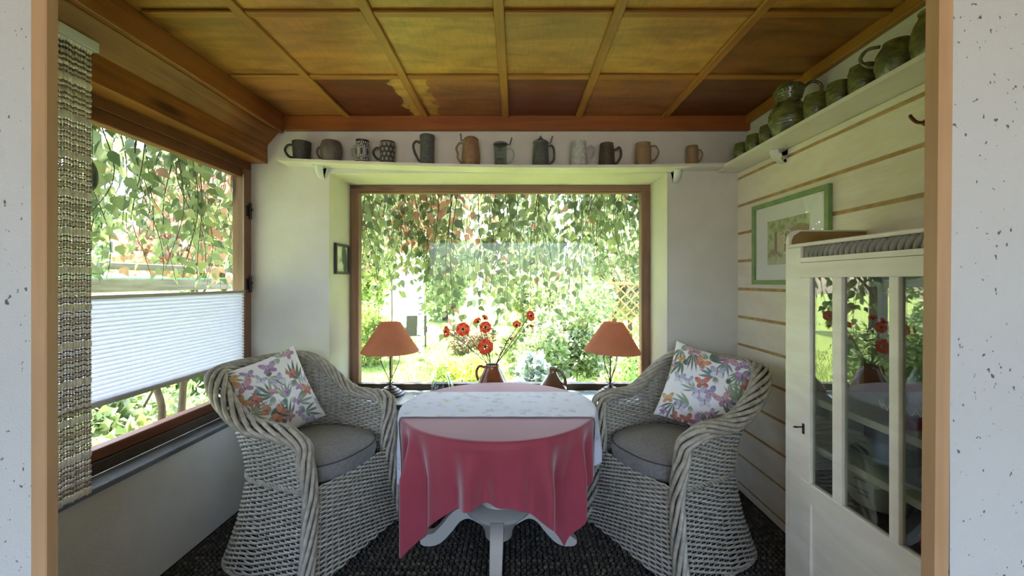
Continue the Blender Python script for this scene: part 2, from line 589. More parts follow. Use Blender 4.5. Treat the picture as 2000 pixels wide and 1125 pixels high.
# ceiling: plywood panels between battens
def panel_mat(name, stain=None):
    N = NT(name)
    out = N.n('ShaderNodeOutputMaterial'); p = N.n('ShaderNodeBsdfPrincipled')
    p.inputs['Roughness'].default_value = 0.38
    p.inputs['Specular IOR Level'].default_value = 0.45
    tc = N.n('ShaderNodeTexCoord'); oi = N.n('ShaderNodeObjectInfo')
    off = N.n('ShaderNodeVectorMath', operation='ADD')
    sc = N.n('ShaderNodeVectorMath', operation='SCALE'); sc.inputs['Scale'].default_value = 37.0
    cb = N.n('ShaderNodeCombineXYZ')
    N.k(oi.outputs['Random'], cb.inputs[0]); N.k(oi.outputs['Random'], cb.inputs[1])
    N.k(cb.outputs[0], sc.inputs[0]); N.k(sc.outputs[0], off.inputs[0]); N.k(tc.outputs['Object'], off.inputs[1])
    mp = N.n('ShaderNodeMapping'); mp.inputs['Scale'].default_value = (3.0, 11.0, 5)
    N.k(off.outputs[0], mp.inputs['Vector'])
    no = N.n('ShaderNodeTexNoise'); no.inputs['Scale'].default_value = 1.0; no.inputs['Detail'].default_value = 6; no.inputs['Distortion'].default_value = 0.8
    N.k(mp.outputs[0], no.inputs['Vector'])
    fi = N.n('ShaderNodeTexNoise'); fi.inputs['Scale'].default_value = 1.0; fi.inputs['Detail'].default_value = 4
    m2 = N.n('ShaderNodeMapping'); m2.inputs['Scale'].default_value = (60, 14, 30)
    N.k(off.outputs[0], m2.inputs['Vector']); N.k(m2.outputs[0], fi.inputs['Vector'])
    r1 = N.n('ShaderNodeMapRange'); r1.inputs[1].default_value = .3; r1.inputs[2].default_value = .7; r1.inputs[3].default_value = .62; r1.inputs[4].default_value = 1.25
    N.k(no.outputs[0], r1.inputs[0])
    r2 = N.n('ShaderNodeMapRange'); r2.inputs[1].default_value = .3; r2.inputs[2].default_value = .7; r2.inputs[3].default_value = .9; r2.inputs[4].default_value = 1.1
    N.k(fi.outputs[0], r2.inputs[0])
    mu = N.n('ShaderNodeMath', operation='MULTIPLY'); N.k(r1.outputs[0], mu.inputs[0]); N.k(r2.outputs[0], mu.inputs[1])
    cs = oi.outputs['Color']
    if stain:
        sep = N.n('ShaderNodeSeparateXYZ'); N.k(tc.outputs['Object'], sep.inputs[0])
        rg = N.n('ShaderNodeTexNoise'); rg.inputs['Scale'].default_value = 14; rg.inputs['Detail'].default_value = 3
        N.k(tc.outputs['Object'], rg.inputs['Vector'])
        ad = N.n('ShaderNodeMath', operation='MULTIPLY_ADD'); ad.inputs[1].default_value = 0.16
        N.k(rg.outputs[0], ad.inputs[0])
        sg = N.n('ShaderNodeMath', operation='MULTIPLY'); sg.inputs[1].default_value = stain[0]
        N.k(sep.outputs[0], sg.inputs[0]); N.k(sg.outputs[0], ad.inputs[2])
        rr = N.n('ShaderNodeMapRange'); rr.inputs[1].default_value = stain[1]; rr.inputs[2].default_value = stain[1] + 0.02
        N.k(ad.outputs[0], rr.inputs[0])
        mx = N.n('ShaderNodeMix', data_type='RGBA'); mx.inputs[7].default_value = l4('#c09048')
        N.k(rr.outputs[0], mx.inputs[0]); N.k(cs, mx.inputs[6]); cs = mx.outputs[2]
    ml = N.n('ShaderNodeVectorMath', operation='SCALE')
    N.k(cs, ml.inputs[0]); N.k(mu.outputs[0], ml.inputs['Scale'])
    N.k(ml.outputs[0], p.inputs['Base Color'])
    N.k(p.outputs[0], out.inputs['Surface'])
    return N.m
M['panel'] = panel_mat('plywood')
M['panel_stain_a'] = panel_mat('plywood_stain_a', (1.0, 0.24))
M['panel_stain_b'] = panel_mat('plywood_stain_b', (-1.0, 0.24))

b = MB(); b.box(-1.95, 1.72, 1.0, YW + 0.05, ZC + 0.008, 2.75)
ceiling = struct(b.build('ceiling', M['beam_x']))
bx = [-1.558, -1.135, -0.61, -0.07, 0.42, 1.0, XRU]
by = [1.05, 1.18, 1.714, 2.247, 2.79]
G, R_, D_ = '#b48034', '#9c6630', '#5a2c16'
tints = {(0, 0): '#a87834', (1, 0): '#b48436', (2, 0): '#b48436', (3, 0): '#c0903c', (4, 0): '#b88838', (5, 0): '#b07c34',
         (0, 1): '#ae7c34', (1, 1): '#bc8a3c', (2, 1): '#b88638', (3, 1): '#c08c38', (4, 1): '#c4923c', (5, 1): '#bc8a38',
         (0, 2): '#a2722e', (1, 2): '#b07a34', (2, 2): '#b8883c', (3, 2): '#ac7c34', (4, 2): '#c0903e', (5, 2): '#8e5c28',
         (0, 3): '#a67038', (1, 3): '#70391c', (2, 3): '#9a6434', (3, 3): '#70391e', (4, 3): '#a06834', (5, 3): '#744420'}
pm = {}
for i in range(6):
    for j in range(4):
        w, d = bx[i + 1] - bx[i] - 0.008, by[j + 1] - by[j] - 0.008
        b = MB(); b.box(-w / 2, w / 2, -d / 2, d / 2, 0.0, 0.008)
        mm = M['panel_stain_a'] if (i, j) == (1, 3) else M['panel_stain_b'] if (i, j) == (2, 3) else M['panel']
        o = b.build('ceiling_panel', mm, ceiling, loc=((bx[i] + bx[i + 1]) / 2, (by[j] + by[j + 1]) / 2, ZC + RNG.uniform(-.002, .002)))
        o.color = tuple(lin(tints[(i, j)]) * np.array([.92, .87, 1.0])) + (1.0,)
for x in bx[1:-1]:
    b = MB(); b.box(-0.022, 0.022, -0.9, 0.88, -0.016, 0.0, bev=0.003)
    b.build('batten', M['batten'], ceiling, loc=(x, 1.93, ZC))
for y in by[1:-1]:
    for x0, x1 in zip(bx[:-1], bx[1:]):
        b = MB(); L = (x1 - x0) / 2 - 0.0225
        b.box(-L, L, -0.02, 0.02, -0.012, 0.0, bev=0.003)
        b.build('batten', M['batten_x'], ceiling, loc=((x0 + x1) / 2, y, ZC))

b = MB(); b.box(-1.56, XRU, 2.785, YW, 2.433, ZC, bev=0.003); struct(b.build('trim_4', M['beam_x']))
b = MB(); b.box(XRU - 0.035, XRU, 1.05, 2.785, 2.475, ZC, bev=0.003); struct(b.build('trim_5', M['batten']))
b = MB(); b.box(-1.59, -1.558, 1.05, 2.785, 2.41, ZC + 0.005, bev=0.004); struct(b.build('trim_6', M['border']))
# heavy chamfered beam over the side window
b = MB()
b.prism([(-1.62, 2.50), (-1.615, 2.425), (-1.685, 2.345), (-1.69, 2.335), (-1.69, 2.215), (-1.82, 2.215), (-1.82, 2.50)], 1.05, YW, 'y')
struct(b.build('trim_7', M['beam']))

# ------------------------------------------------------------------ back window
win = bpy.data.objects.new('window_1', None); COL.objects.link(win); struct(win)
y0, y1 = YF, YF + 0.07
b = MB(); b.box(OX0, OX1, y0, y1, OZ1 - 0.045, OZ1, bev=0.004); b.box(OX0 + .02, OX1 - .02, y0 + .02, y1, OZ1 - 0.056, OZ1 - 0.04)
b.build('frame_top', M['frame'], win)
b = MB(); b.box(OX0, OX1, y0, y1, SILL - 0.005, SILL + 0.046, bev=0.004); b.build('frame_bottom', M['frame_dark'], win)
for xa, xb in ((OX0, OX0 + 0.066), (OX1 - 0.068, OX1)):
    b = MB(); b.box(xa, xb, y0, y1, SILL + 0.046, OZ1 - 0.045, bev=0.004)
    xm = (xa + xb) / 2
    b.box(xm - .018, xm + .018, y0 - .006, y0 + .01, SILL + 0.046, OZ1 - 0.045, bev=0.003)
    b.build('frame_side', M['frame_z'], win)
b = MB(); b.box(OX0 + .05, OX1 - .05, y0 + .032, y0 + .038, SILL + .03, OZ1 - .03); b.build('pane', M['glass_window'], win)

b = MB(); b.box(OX0 - 0.0, OX1 + 0.0, 2.80, YF, SILL - 0.028, SILL, bev=0.003)
sill = b.build('slab', M['stone'])
struct(sill); sill.name = 'trim_8'
b = MB(); b.box(OX0 - 0.03, OX1 + 0.03, 2.783, 2.80, SILL - 0.034, SILL - 0.001, bev=0.003)
struct(b.build('trim_9', M['stone_edge']))

# ------------------------------------------------------------------ side window
win2 = bpy.data.objects.new('window_2', None); COL.objects.link(win2); struct(win2)
b = MB(); b.box(-1.88, XW, 1.16, YW, 2.165, 2.24, bev=0.004); b.box(-1.87, XW - 0.012, 1.16, 2.76, 2.108, 2.168, bev=0.004)
b.build('frame_top', M['frame_y'], win2)
b = MB(); b.box(-1.88, XW, 1.16, YW, SILL, SILL + 0.055, bev=0.004); b.build('frame_bottom', M['frame_dark'], win2)
b = MB(); b.box(-1.87, XW - .01, 1.16, 2.76, SILL + .055, SILL + 0.105, bev=0.004); b.build('sash_bottom', M['frame_y'], win2)
b = MB(); b.box(-1.88, XW, 2.745, YW, SILL + .055, 2.165, bev=0.004); b.build('frame_side', M['frame_z'], win2)
b = MB(); b.box(-1.88, XW, 1.16, 1.22, SILL + .055, 2.165, bev=0.004); b.build('frame_side', M['frame_z'], win2)
b = MB(); b.box(-1.843, -1.837, 1.2, 2.76, SILL + .09, 2.13); b.build('pane', M['glass_window'], win2)
for z in (1.887, 1.396):
    b = MB(); b.tube([(XW + .012, 2.79, z - .055), (XW + .012, 2.79, z + .055)], .009, 8)
    b.box(XW - .004, XW + .006, 2.765, 2.80, z - .035, z + .035); b.tube([(XW + .012, 2.79, z), (XW + .035, 2.775, z + .01)], .006, 6)
    b.build('hinge', M['iron'], win2)
b = MB(); b.box(XW - .005, -1.690, 1.16, YW, SILL - 0.025, SILL, bev=0.003)
struct(b.build('trim_10', M['slate']))

# ------------------------------------------------------------------ shelves
def shelf_dz(x):
    return 0.046 * max(0.0, (0.1 - x) / 1.65) ** 1.7 + 0.015 * max(0.0, (x - 0.45) / 0.9) ** 2
def shelf_bracket(parent, loc, rz):
    # rounded clip that grips the edge of the board
    V = []; F = []
    n, m = 10, 9
    for i in range(n + 1):
        a = (PI / 2) * i / n
        d = 0.085 * math.cos(a); z = -0.075 * math.sin(a)
        for j in range(m):
            t = -1 + 2 * j / (m - 1)
            w = 0.030 * (0.30 + 0.70 * math.cos(a * .85))
            V.append((w * t, -d * math.sqrt(max(0, 1 - .55 * t * t)), z))
    g = grid_faces(n + 1, m)
    b = MB(); b.add(V, [tuple(q) for q in g])
    back = [(-.030, 0, 0), (.030, 0, 0), (.008, 0, -.075), (-.008, 0, -.075)]
    b.add(back, [(0, 1, 2, 3)])
    b.box(-.031, .031, -.088, 0, -.004, 0.0)
    o = b.build('bracket', M['bracket'], parent, smooth=False)
    o.location = loc; o.rotation_euler = (0, 0, rz)
    return o

sh1 = thing('wall_shelf', 'long white sagging shelf over the big window carrying beer mugs', 'shelf', (0, YW, OZ1))
xs = np.linspace(-1.55, 1.37, 60)
V = []
for x in xs:
    z = shelf_dz(x)
    V += [(x, -0.14, z), (x, 0, z), (x, 0, z + .018), (x, -0.14, z + .018)]
F = []
for i in range(59):
    for k in range(4):
        F.append((4 * i + k, 4 * i + (k + 1) % 4, 4 * i + 4 + (k + 1) % 4, 4 * i + 4 + k))
F += [(3, 2, 1, 0), tuple(4 * 59 + k for k in range(4))]
b = MB(); b.add(V, F); b.build('board', M['shelf_paint'], sh1)
for x in (-1.316, 1.08):
    shelf_bracket(sh1, (x, -0.0, shelf_dz(x) + .0), 0)
sh2 = thing('wall_shelf', 'long white shelf on the boarded wall carrying green pottery', 'shelf', (XR, 1.9, OZ1))
b = MB(); b.prism([(-0.165, -0.84), (0.068, -0.84), (0.068, 0.918), (-0.134, 0.918), (-0.134, 0.80), (-0.165, 0.775)], 0.0, .018, 'z')
b.build('board', M['shelf_paint'], sh2)
shelf_bracket(sh2, (0.0, 0.42, 0), -PI / 2)

# hook on the boarded wall
hk = thing('wall_hook', 'small twisted brown hook on the boarded wall under the shelf', 'hook', (XR, 1.52, 2.02))
b = MB(); b.tube(bez([(0, 0, -.02), (-.03, .004, -.018), (-.045, .01, 0.0), (-.04, .02, .012)], 16), .006, 8); b.build('hook_arm', M['frame_y'], hk)
b = MB(); b.lathe([(.004, -.004), (.013, 0), (.012, .006), (.004, .01)], 12); o = b.build('screw_plate', M['frame_y'], hk); o.rotation_euler = (0, -PI / 2, 0); o.location = (-.001, 0, -.02)

# ------------------------------------------------------------------ pleated blind and bead curtain
bl = thing('pleated_blind', 'white pleated blind across the middle of the side window', 'blind', (-1.80, 1.98, 0.878))
b = MB(); n = 23; V = []; F = []
for i in range(2 * n + 1):
    z = 0.022 + (0.445 - 0.0) * i / (2 * n); x = 0.011 if i % 2 else -0.011
    V += [(x, -.755, z), (x, .755, z)]
F = [(2 * i, 2 * i + 1, 2 * i + 3, 2 * i + 2) for i in range(2 * n)]
b.add(V, F)
M['blind'] = mat('blind_cloth', '#dcdaf0', 0.8, transl=0.5)
b.build('pleated_cloth', M['blind'], bl)
M['rail'] = mat('blind_rail', '#a9a49c', 0.4)
M['rail_w'] = mat('white_rail', '#d8d8d6', 0.35)
b = MB(); b.box(-.014, .014, -.76, .76, .462, .478, bev=.003); b.build('top_rail', M['rail'], bl)
b = MB(); b.box(-.014, .014, -.76, .76, 0, .024, bev=.003); b.build('bottom_rail', M['rail'], bl)
for y in (-.70, .752):
    b = MB(); b.tube([(.004, y, -.27), (.004, y, 1.24)], .0022, 6); b.build('guide_wire', M['rail_w'], bl)

bc = thing('bead_curtain', 'curtain of pale and brown wooden beads hanging beside the side window', 'curtain', (-1.672, 1.47, 0.575))
def beads():
    strings = np.arange(-0.27, 0.165, 0.0104)
    # one column: (z, half height, radius, colour)
    col = []
    z = 0.01; k = 0
    light, mid, dk = lin('#efe9dc'), lin('#cfc2b0'), lin('#8c7868')
    while z < 1.74:
        for (h, r, c) in ((.0155, .0068, light), (.0042, .0050, dk), (.005, .0056, mid), (.0042, .0050, dk), (.0075, .0060, light),
                          (.0042, .0050, dk), (.005, .0056, light), (.0042, .0050, dk), (.0085, .0060, mid), (.0042, .0050, dk), (.0050, .005, light), (.0042, .0050, dk)):
            col.append((z + h, h, r, c)); z += 2 * h
    prof = [(-1, .35), (-.6, .85), (0, 1), (.6, .85), (1, .35)]
    n = 7
    base = np.array([(r * math.cos(2 * PI * j / n), r * math.sin(2 * PI * j / n), z) for z, r in prof for j in range(n)])
    f = grid_faces(len(prof), n, wrap=True)
    P = []; S = []; C = []
    for y in strings:
        off = RNG.uniform(-.003, .003)
        for (zz, h, r, c) in col:
            P.append((RNG.normal(0, .0008), y, zz + off)); S.append((r, r, h * .97)); C.append(c * RNG.uniform(.8, 1.05))
    P = np.array(P); S = np.array(S); C = np.array(C)
    V = base[None] * S[:, None, :] + P[:, None, :]
    k = len(base)
    F = (f[None] + (np.arange(len(P)) * k)[:, None, None]).reshape(-1, 4)
    m = mat('bead_wood', '#ffffff', 0.35, attr=True)
    obj_np('bead_strings', V.reshape(-1, 3), F, m, bc, np.repeat(C, k, 0), True, kind='stuff')
beads()
b = MB(); b.box(-.022, .022, -.275, .175, 1.745, 1.785, bev=.003); b.build('head_rail', M['rail_w'], bc)

# ------------------------------------------------------------------ wicker armchairs
M['wicker'] = mat('wicker', '#c2bbae', 0.5, col2='#968e82', nscale=(35, 35, 90), detail=3, contrast=(.3, .7))
M['wicker_rim'] = mat('wicker_rim', '#b4ab9b', 0.5, col2='#8a8275', nscale=(30, 30, 30), detail=3, contrast=(.3, .7))
M['stake'] = mat('wicker_stake', '#6d665d', 0.7)
M['seat_cloth'] = mat('seat_cloth', '#7b7775', 0.9, col2='#6c6866', nscale=(60, 60, 60), bump=0.15, bscale=(300, 300, 300), sheen=0.2)
M['piping'] = mat('seat_piping', '#3e3c3e', 0.8)

ZK = [0.0, 0.20, 0.42, 0.56, 0.735, 0.85, 1.0]
WK = [0.352, 0.304, 0.274, 0.288, 0.330, 0.358, 0.380]
BK = [0.355, 0.300, 0.262, 0.290, 0.355, 0.405, 0.455]
FK = [0.330, 0.305, 0.285, 0.277, 0.265, 0.262, 0.26]
SEATZ = 0.42
def chair_u(t, z):
    """plan curve of the tub at height z: t 0..1 from one front post round the back to the other"""
    t = np.asarray(t, dtype=float); z = np.asarray(z, dtype=float)
    w = np.interp(z, ZK, WK); db = np.interp(z, ZK, BK); df = np.interp(z, ZK, FK)
    ts = 0.22; y1 = 0.03
    a = PI * np.clip((t - ts) / (1 - 2 * ts), 0, 1)
    ex = np.interp(z, [0, .42, 1.0], [.66, .8, .85])
    x = -w * np.sign(np.cos(a)) * np.abs(np.cos(a)) ** ex
    y = y1 + (db - y1) * np.abs(np.sin(a)) ** ex
    fl = t < ts; fr = t > 1 - ts
    y = np.where(fl, -df + (y1 + df) * (t / ts), y)
    y = np.where(fr, -df + (y1 + df) * ((1 - t) / ts), y)
    x = np.where(fl, -w, np.where(fr, w, x))
    return x, y
def chair_h(t):
    s = np.abs(np.asarray(t, dtype=float) - .5) * 2
    h = 0.725 + 0.215 * (1 - sstep(0.24, 0.62, s))
    return h - 0.075 * np.clip((s - .84) / .16, 0, 1) ** 2

def sweep_rows(paths, nrm, ra, rz):
    """paths (k,m,3), outward normals (k,m,3): flat 4-sided strands; returns V,F"""
    k, m, _ = paths.shape
    up = np.array([0, 0, 1.0])
    ring = np.stack([paths + nrm * ra, paths + up * rz, paths - nrm * ra, paths - up * rz], 2)   # k,m,4,3
    V = ring.reshape(-1, 3)
    f = grid_faces(m, 4, wrap=True)
    F = (f[None] + (np.arange(k) * m * 4)[:, None, None]).reshape(-1, 4)
    return V, F

def build_chair_parts():
    parts = {}
    S = 46
    rowh = 0.0108
    Vs = []; Fs = []; base = 0
    def push(V, F):
        nonlocal base
        Vs.append(V); Fs.append(F + base); base += len(V)
    q = 3
    tt = np.linspace(0.0, 1.0, S * q + 1)
    ph = np.arange(S * q + 1) / q
    H = chair_h(tt)
    r = 0
    z = 0.012
    while z < 0.97:
        ok = H > z + 0.012
        runs = []
        i = 0
        while i < len(tt):
            if ok[i]:
                j = i
                while j + 1 < len(tt) and ok[j + 1]: j += 1
                if j - i > 3: runs.append((i, j + 1))
                i = j + 1
            else: i += 1
        for a, c in runs:
            t = tt[a:c]
            zz = np.full(len(t), z)
            x, y = chair_u(t, zz)
            tx, ty = np.gradient(x), np.gradient(y)
            L = np.hypot(tx, ty) + 1e-9
            nx, ny = -ty / L, tx / L
            # outward = away from the middle
            sgn = np.sign(nx * x + ny * (y + 0.02)); sgn[sgn == 0] = 1
            nx, ny = nx * sgn, ny * sgn
            wob = 0.0062 * np.cos(PI * (ph[a:c] + r))
            P = np.stack([x + nx * wob, y + ny * wob, zz + 0.0012 * np.sin(7 * t + r)], 1)
            Nn = np.stack([nx, ny, np.zeros(len(t))], 1)
            V, F = sweep_rows(P[None], Nn[None], 0.0044, 0.0066)
            push(V, F)
        r += 1
        z += rowh
    parts['side_weave'] = (np.vstack(Vs), np.vstack(Fs), 'wicker')
    # front panel under the seat, hem slightly arched
    Vs = []; Fs = []; base = 0
    S2 = 18
    u = np.linspace(-1, 1, S2 * q + 1)
    ph2 = np.arange(S2 * q + 1) / q
    r = 0; z = 0.015
    while z < SEATZ + 0.03:
        w = np.interp(z, ZK, WK); df = np.interp(z, ZK, FK)
        zz = z + (0.035 * (1 - u * u)) * (1 - z / 0.45)
        P = np.stack([u * w, -df - 0.03 * (1 - u * u) + 0.0062 * np.cos(PI * (ph2 + r)), zz], 1)
        Nn = np.tile(np.array([0, -1.0, 0]), (len(u), 1))
        V, F = sweep_rows(P[None], Nn[None], 0.0044, 0.0066)
        push(V, F)
        r += 1; z += rowh
    parts['front_weave'] = (np.vstack(Vs), np.vstack(Fs), 'wicker')
    # upright stakes
    Vs = []; Fs = []; base = 0
    for i in range(S + 1):
        t = i / S
        h = float(chair_h(t))
        zz = np.linspace(0.0, h, 14)
        x, y = chair_u(np.full(14, t), zz)
        P = np.stack([x, y, zz], 1)
        T = np.tile(np.array([1.0, 0, 0]), (14, 1)); B = np.tile(np.array([0, 1.0, 0]), (14, 1))
        ring = np.stack([P + T * .0028, P + B * .0028, P - T * .0028, P - B * .0028], 1)
        push(ring.reshape(-1, 3), grid_faces(14, 4, wrap=True))
    for i in range(S2 + 1):
        uu = -1 + 2 * i / S2
        zz = np.linspace(0.03, SEATZ + .03, 8)
        P = np.stack([uu * np.interp(zz, ZK, WK), -np.interp(zz, ZK, FK) - .03 * (1 - uu * uu), zz], 1)
        T = np.tile(np.array([1.0, 0, 0]), (8, 1)); B = np.tile(np.array([0, 1.0, 0]), (8, 1))
        ring = np.stack([P + T * .0028, P + B * .0028, P - T * .0028, P - B * .0028], 1)
        push(ring.reshape(-1, 3), grid_faces(8, 4, wrap=True))
    parts['stakes'] = (np.vstack(Vs), np.vstack(Fs), 'stake')
    # braided rim and posts
    def braid(P, Nn, a, bb, n, r, pitch, ph0=0.0):
        T = np.gradient(P, axis=0); T /= np.linalg.norm(T, axis=1, keepdims=True)
        Nn = Nn - T * np.sum(Nn * T, 1, keepdims=True); Nn /= np.linalg.norm(Nn, axis=1, keepdims=True)
        B = np.cross(T, Nn)
        s = np.concatenate([[0], np.cumsum(np.linalg.norm(np.diff(P, axis=0), axis=1))])
        mb = MB()
        for k in range(n):
            f = 2 * PI * (s / pitch + k / n) + ph0
            Q = P + Nn * (a * np.cos(f))[:, None] + B * (bb * np.sin(f))[:, None]
            mb.tube(Q, r, 6)
        return mb
    t = np.linspace(0.03, 0.97, 150)
    h = chair_h(t)
    x, y = chair_u(t, h)
    c = np.array([0, 0.0])
    out = np.stack([x, y + .0, np.zeros_like(x)], 1)
    out[:, 1] *= 0.9
    out /= np.linalg.norm(out, axis=1, keepdims=True)
    out[:, 1] = np.where(t < .2, out[:, 1] * .2, np.where(t > .8, out[:, 1] * .2, out[:, 1]))
    P = np.stack([x, y, h], 1) + out * 0.012
    parts['rim'] = braid(P, out + np.array([0, 0, -.25]), 0.041, 0.025, 8, 0.0108, 0.62)
    for sgn, nm in ((-1, 'post_a'), (1, 'post_b')):
        zz = np.linspace(0.006, 0.60, 36)
        x, y = chair_u(np.full(36, 0.0 if sgn < 0 else 1.0), zz)
        P = np.stack([x, y, zz], 1)
        tend = 0.055 if sgn < 0 else 0.945
        x2, y2 = chair_u(np.array([tend]), np.array([.70]))
        cu = bez([P[-1], (x[-1] * 1.02, y[-1] + .002, 0.66), (x2[0] * 1.02, y[-1] + .035, 0.705), (x2[0] * 1.03, y[-1] + .09, 0.725)], 15)
        P = np.vstack([P[:-1], cu])
        P[:, 0] += sgn * 0.006
        Nn = np.tile(np.array([sgn * 1.0, -0.35, 0.0]), (len(P), 1))
        parts[nm] = braid(P, Nn, 0.039, 0.024, 7, 0.0110, 0.75, 0.7)
    # twisted waist band
    t = np.linspace(0.0, 1.0, 140)
    x, y = chair_u(t, np.full(140, SEATZ + .012))
    out = np.stack([x, y, np.zeros_like(x)], 1); out /= np.linalg.norm(out, axis=1, keepdims=True)
    parts['waist_band'] = braid(np.stack([x, y, np.full(140, SEATZ + .012)], 1) + out * .004, out, .006, .010, 3, .0058, .07)
    # foot band
    x, y = chair_u(t, np.full(140, .008))
    parts['foot_band'] = braid(np.stack([x, y, np.full(140, .010)], 1), out, .006, .006, 3, .0058, .07)
    return parts

CH = build_chair_parts()
mesh_cache = {}
def wicker_chair(label, loc, rz):
    root = thing('wicker_armchair', label, 'armchair', loc, (0, 0, rz), 'wicker armchairs at the round table')
    for nm, key in (('side_weave', 'side_weave'), ('front_weave', 'front_weave'), ('stakes', 'stakes'), ('rim', 'rim'),
                    ('front_post', 'post_a'), ('front_post', 'post_b'), ('waist_band', 'waist_band'), ('foot_band', 'foot_band')):
        if key not in mesh_cache:
            d = CH[key]
            if isinstance(d, MB):
                me = d.mesh(nm, True); me.materials.append(M['wicker_rim']); fix_normals(me)
            else:
                me = mesh_np(nm, d[0], d[1], None, True); me.materials.append(M[d[2]])
            mesh_cache[key] = me
        o = link(nm, mesh_cache[key], root)
        if key in ('side_weave', 'front_weave', 'stakes'): o['kind'] = 'stuff'
    return root
CL = ((-1.12, 2.275, 0.0), math.radians(70))
CR = ((0.87, 2.30, 0.0), math.radians(-63))
wicker_chair('grey wicker armchair beside the side window', CL[0], CL[1])
wicker_chair('grey wicker armchair beside the boarded wall', CR[0], CR[1])

# seat cushions: plan shape follows the tub
def seat_cushion(label, loc, rz):
    root = thing('seat_cushion', label, 'cushion', (loc[0], loc[1], SEATZ + .012), (0, 0, rz), 'grey seat cushions')
    n = 72
    def outline(sc):
        pts = []
        for i in range(n):
            a = 2 * PI * i / n
            c, s = math.cos(a), math.sin(a)
            p = 3.2
            k = (abs(c) ** p + abs(s) ** p) ** (-1 / p)
            x, y = .268 * k * c * sc, .262 * k * s * sc
            if y > 0: x *= 1 - .18 * (y / .262) ** 2
            y = y - .022 - (0.035 * (1 - (x / .27) ** 2) if y < 0 else 0) * sc
            pts.append((x, y))
        return pts
    rings = []
    prof = [(0.0, 0.0), (.5, 0.0), (.93, 0.0), (.99, .015), (1.02, .05), (1.01, .085), (.97, .105), (.85, .118), (.6, .127), (.3, .131), (0.0, .132)]
    V = []
    for sc, z in prof:
        for (x, y) in outline(max(sc, .001)): V.append((x, y, z))
    F = [tuple(q) for q in grid_faces(len(prof), n, wrap=True)]
    b = MB(); b.add(V, F); b.build('cover', M['seat_cloth'], root, smooth=True)
    b = MB(); b.tube([(x, y, .094) for (x, y) in outline(1.0)], .0035, 6, closed=True); b.build('piping', M['piping'], root, smooth=True)
seat_cushion('dark grey seat cushion in the armchair by the side window', CL[0], CL[1])
seat_cushion('dark grey seat cushion in the armchair by the boarded wall', CR[0], CR[1])

# ------------------------------------------------------------------ printed cloth painter
class Paint:
    def __init__(self, U, V, bg):
        self.U, self.V = U, V
        self.C = np.tile(lin(bg), (U.size, 1)).reshape(U.shape + (3,))
    def blob(self, mask, col, a=1.0):
        w = (np.clip(mask, 0, 1) * a)[..., None]
        self.C = self.C * (1 - w) + lin(col) * w
    def local(self, cx, cy, ang):
        dx, dy = self.U - cx, self.V - cy
        c, s = math.cos(ang), math.sin(ang)
        return dx * c + dy * s, -dx * s + dy * c
    def ell(self, cx, cy, rx, ry, ang, col, a=1.0, soft=6):
        x, y = self.local(cx, cy, ang)
        self.blob((1 - np.sqrt((x / rx) ** 2 + (y / ry) ** 2)) * soft, col, a)
    def leaf(self, x0, y0, L, ang, w, col, bend=0.0, a=1.0):
        x, y = self.local(x0, y0, ang)
        t = np.clip(x / L, 0, 1)
        yy = y - bend * L * t * t
        hw = w * np.sin(PI * np.clip(t, 0, 1)) ** 0.8 * (1 - .35 * t)
        m = np.where((x > 0) & (x < L), (hw - np.abs(yy)) / (0.004) , -1)
        self.blob(m, col, a)
    def frond(self, x0, y0, L, ang, col, n=5, w=.012, spread=.9):
        for k in range(n):
            d = (k / (n - 1) - .5) * 2
            self.leaf(x0, y0, L * (1 - .25 * abs(d)), ang + d * spread, w, col, -.25 * d, .92)
    def butterfly(self, cx, cy, s, ang, c1, c2):
        ca, sa = math.cos(ang), math.sin(ang)
        def pt(x, y): return cx + s * (x * ca - y * sa), cy + s * (x * sa + y * ca)
        for sg in (-1, 1):
            p = pt(sg * .55, .38); self.ell(p[0], p[1], s * .62, s * .40, ang + sg * .75, c1)
            p = pt(sg * .42, -.38); self.ell(p[0], p[1], s * .45, s * .34, ang - sg * .7, c2)
            p = pt(sg * .8, .62); self.ell(p[0], p[1], s * .25, s * .12, ang + sg * .7, '#4c3a46', .35)
        self.ell(cx, cy, s * .07, s * .6, ang, '#4a3a3c', .9)

def cushion_print(U, V, seed):
    r = np.random.default_rng(seed)
    P = Paint(U, V, '#eceaea')
    greens = ['#566b58', '#748766', '#44544a', '#8a9878', '#62797a']
    spots = []
    tries = 0
    while len(spots) < 15 and tries < 900:
        tries += 1
        x, y = r.uniform(-.22, .22), r.uniform(-.22, .22)
        if all((x - a) ** 2 + (y - c) ** 2 > .075 ** 2 for a, c in spots): spots.append((x, y))
    for (x, y) in spots:
        a = r.uniform(0, 2 * PI)
        P.frond(x, y, r.uniform(.10, .15), a, greens[r.integers(5)], int(r.integers(4, 7)), r.uniform(.009, .014), .85)
        P.frond(x, y, r.uniform(.05, .09), a + 2.2, greens[r.integers(5)], 4, r.uniform(.006, .009), .6)
    cols = [('#d69678', '#c8826a'), ('#ba9abc', '#a684a8'), ('#d6aa78', '#c89468'), ('#c89aa4', '#b08498'), ('#9c96b8', '#ba9aa8'), ('#cc8070', '#b86e64')]
    bs = []
    tries = 0
    while len(bs) < 26 and tries < 1500:
        tries += 1
        x, y = r.uniform(-.225, .225), r.uniform(-.225, .225)
        if all((x - a) ** 2 + (y - c) ** 2 > .058 ** 2 for a, c in bs): bs.append((x, y))
    for i, (x, y) in enumerate(bs):
        c = cols[i % 6] if i % 4 else ('#b9b6cc', '#d8d2de')
        P.butterfly(x, y, r.uniform(.026, .048), r.uniform(-.9, .9), *c)
    return P.C

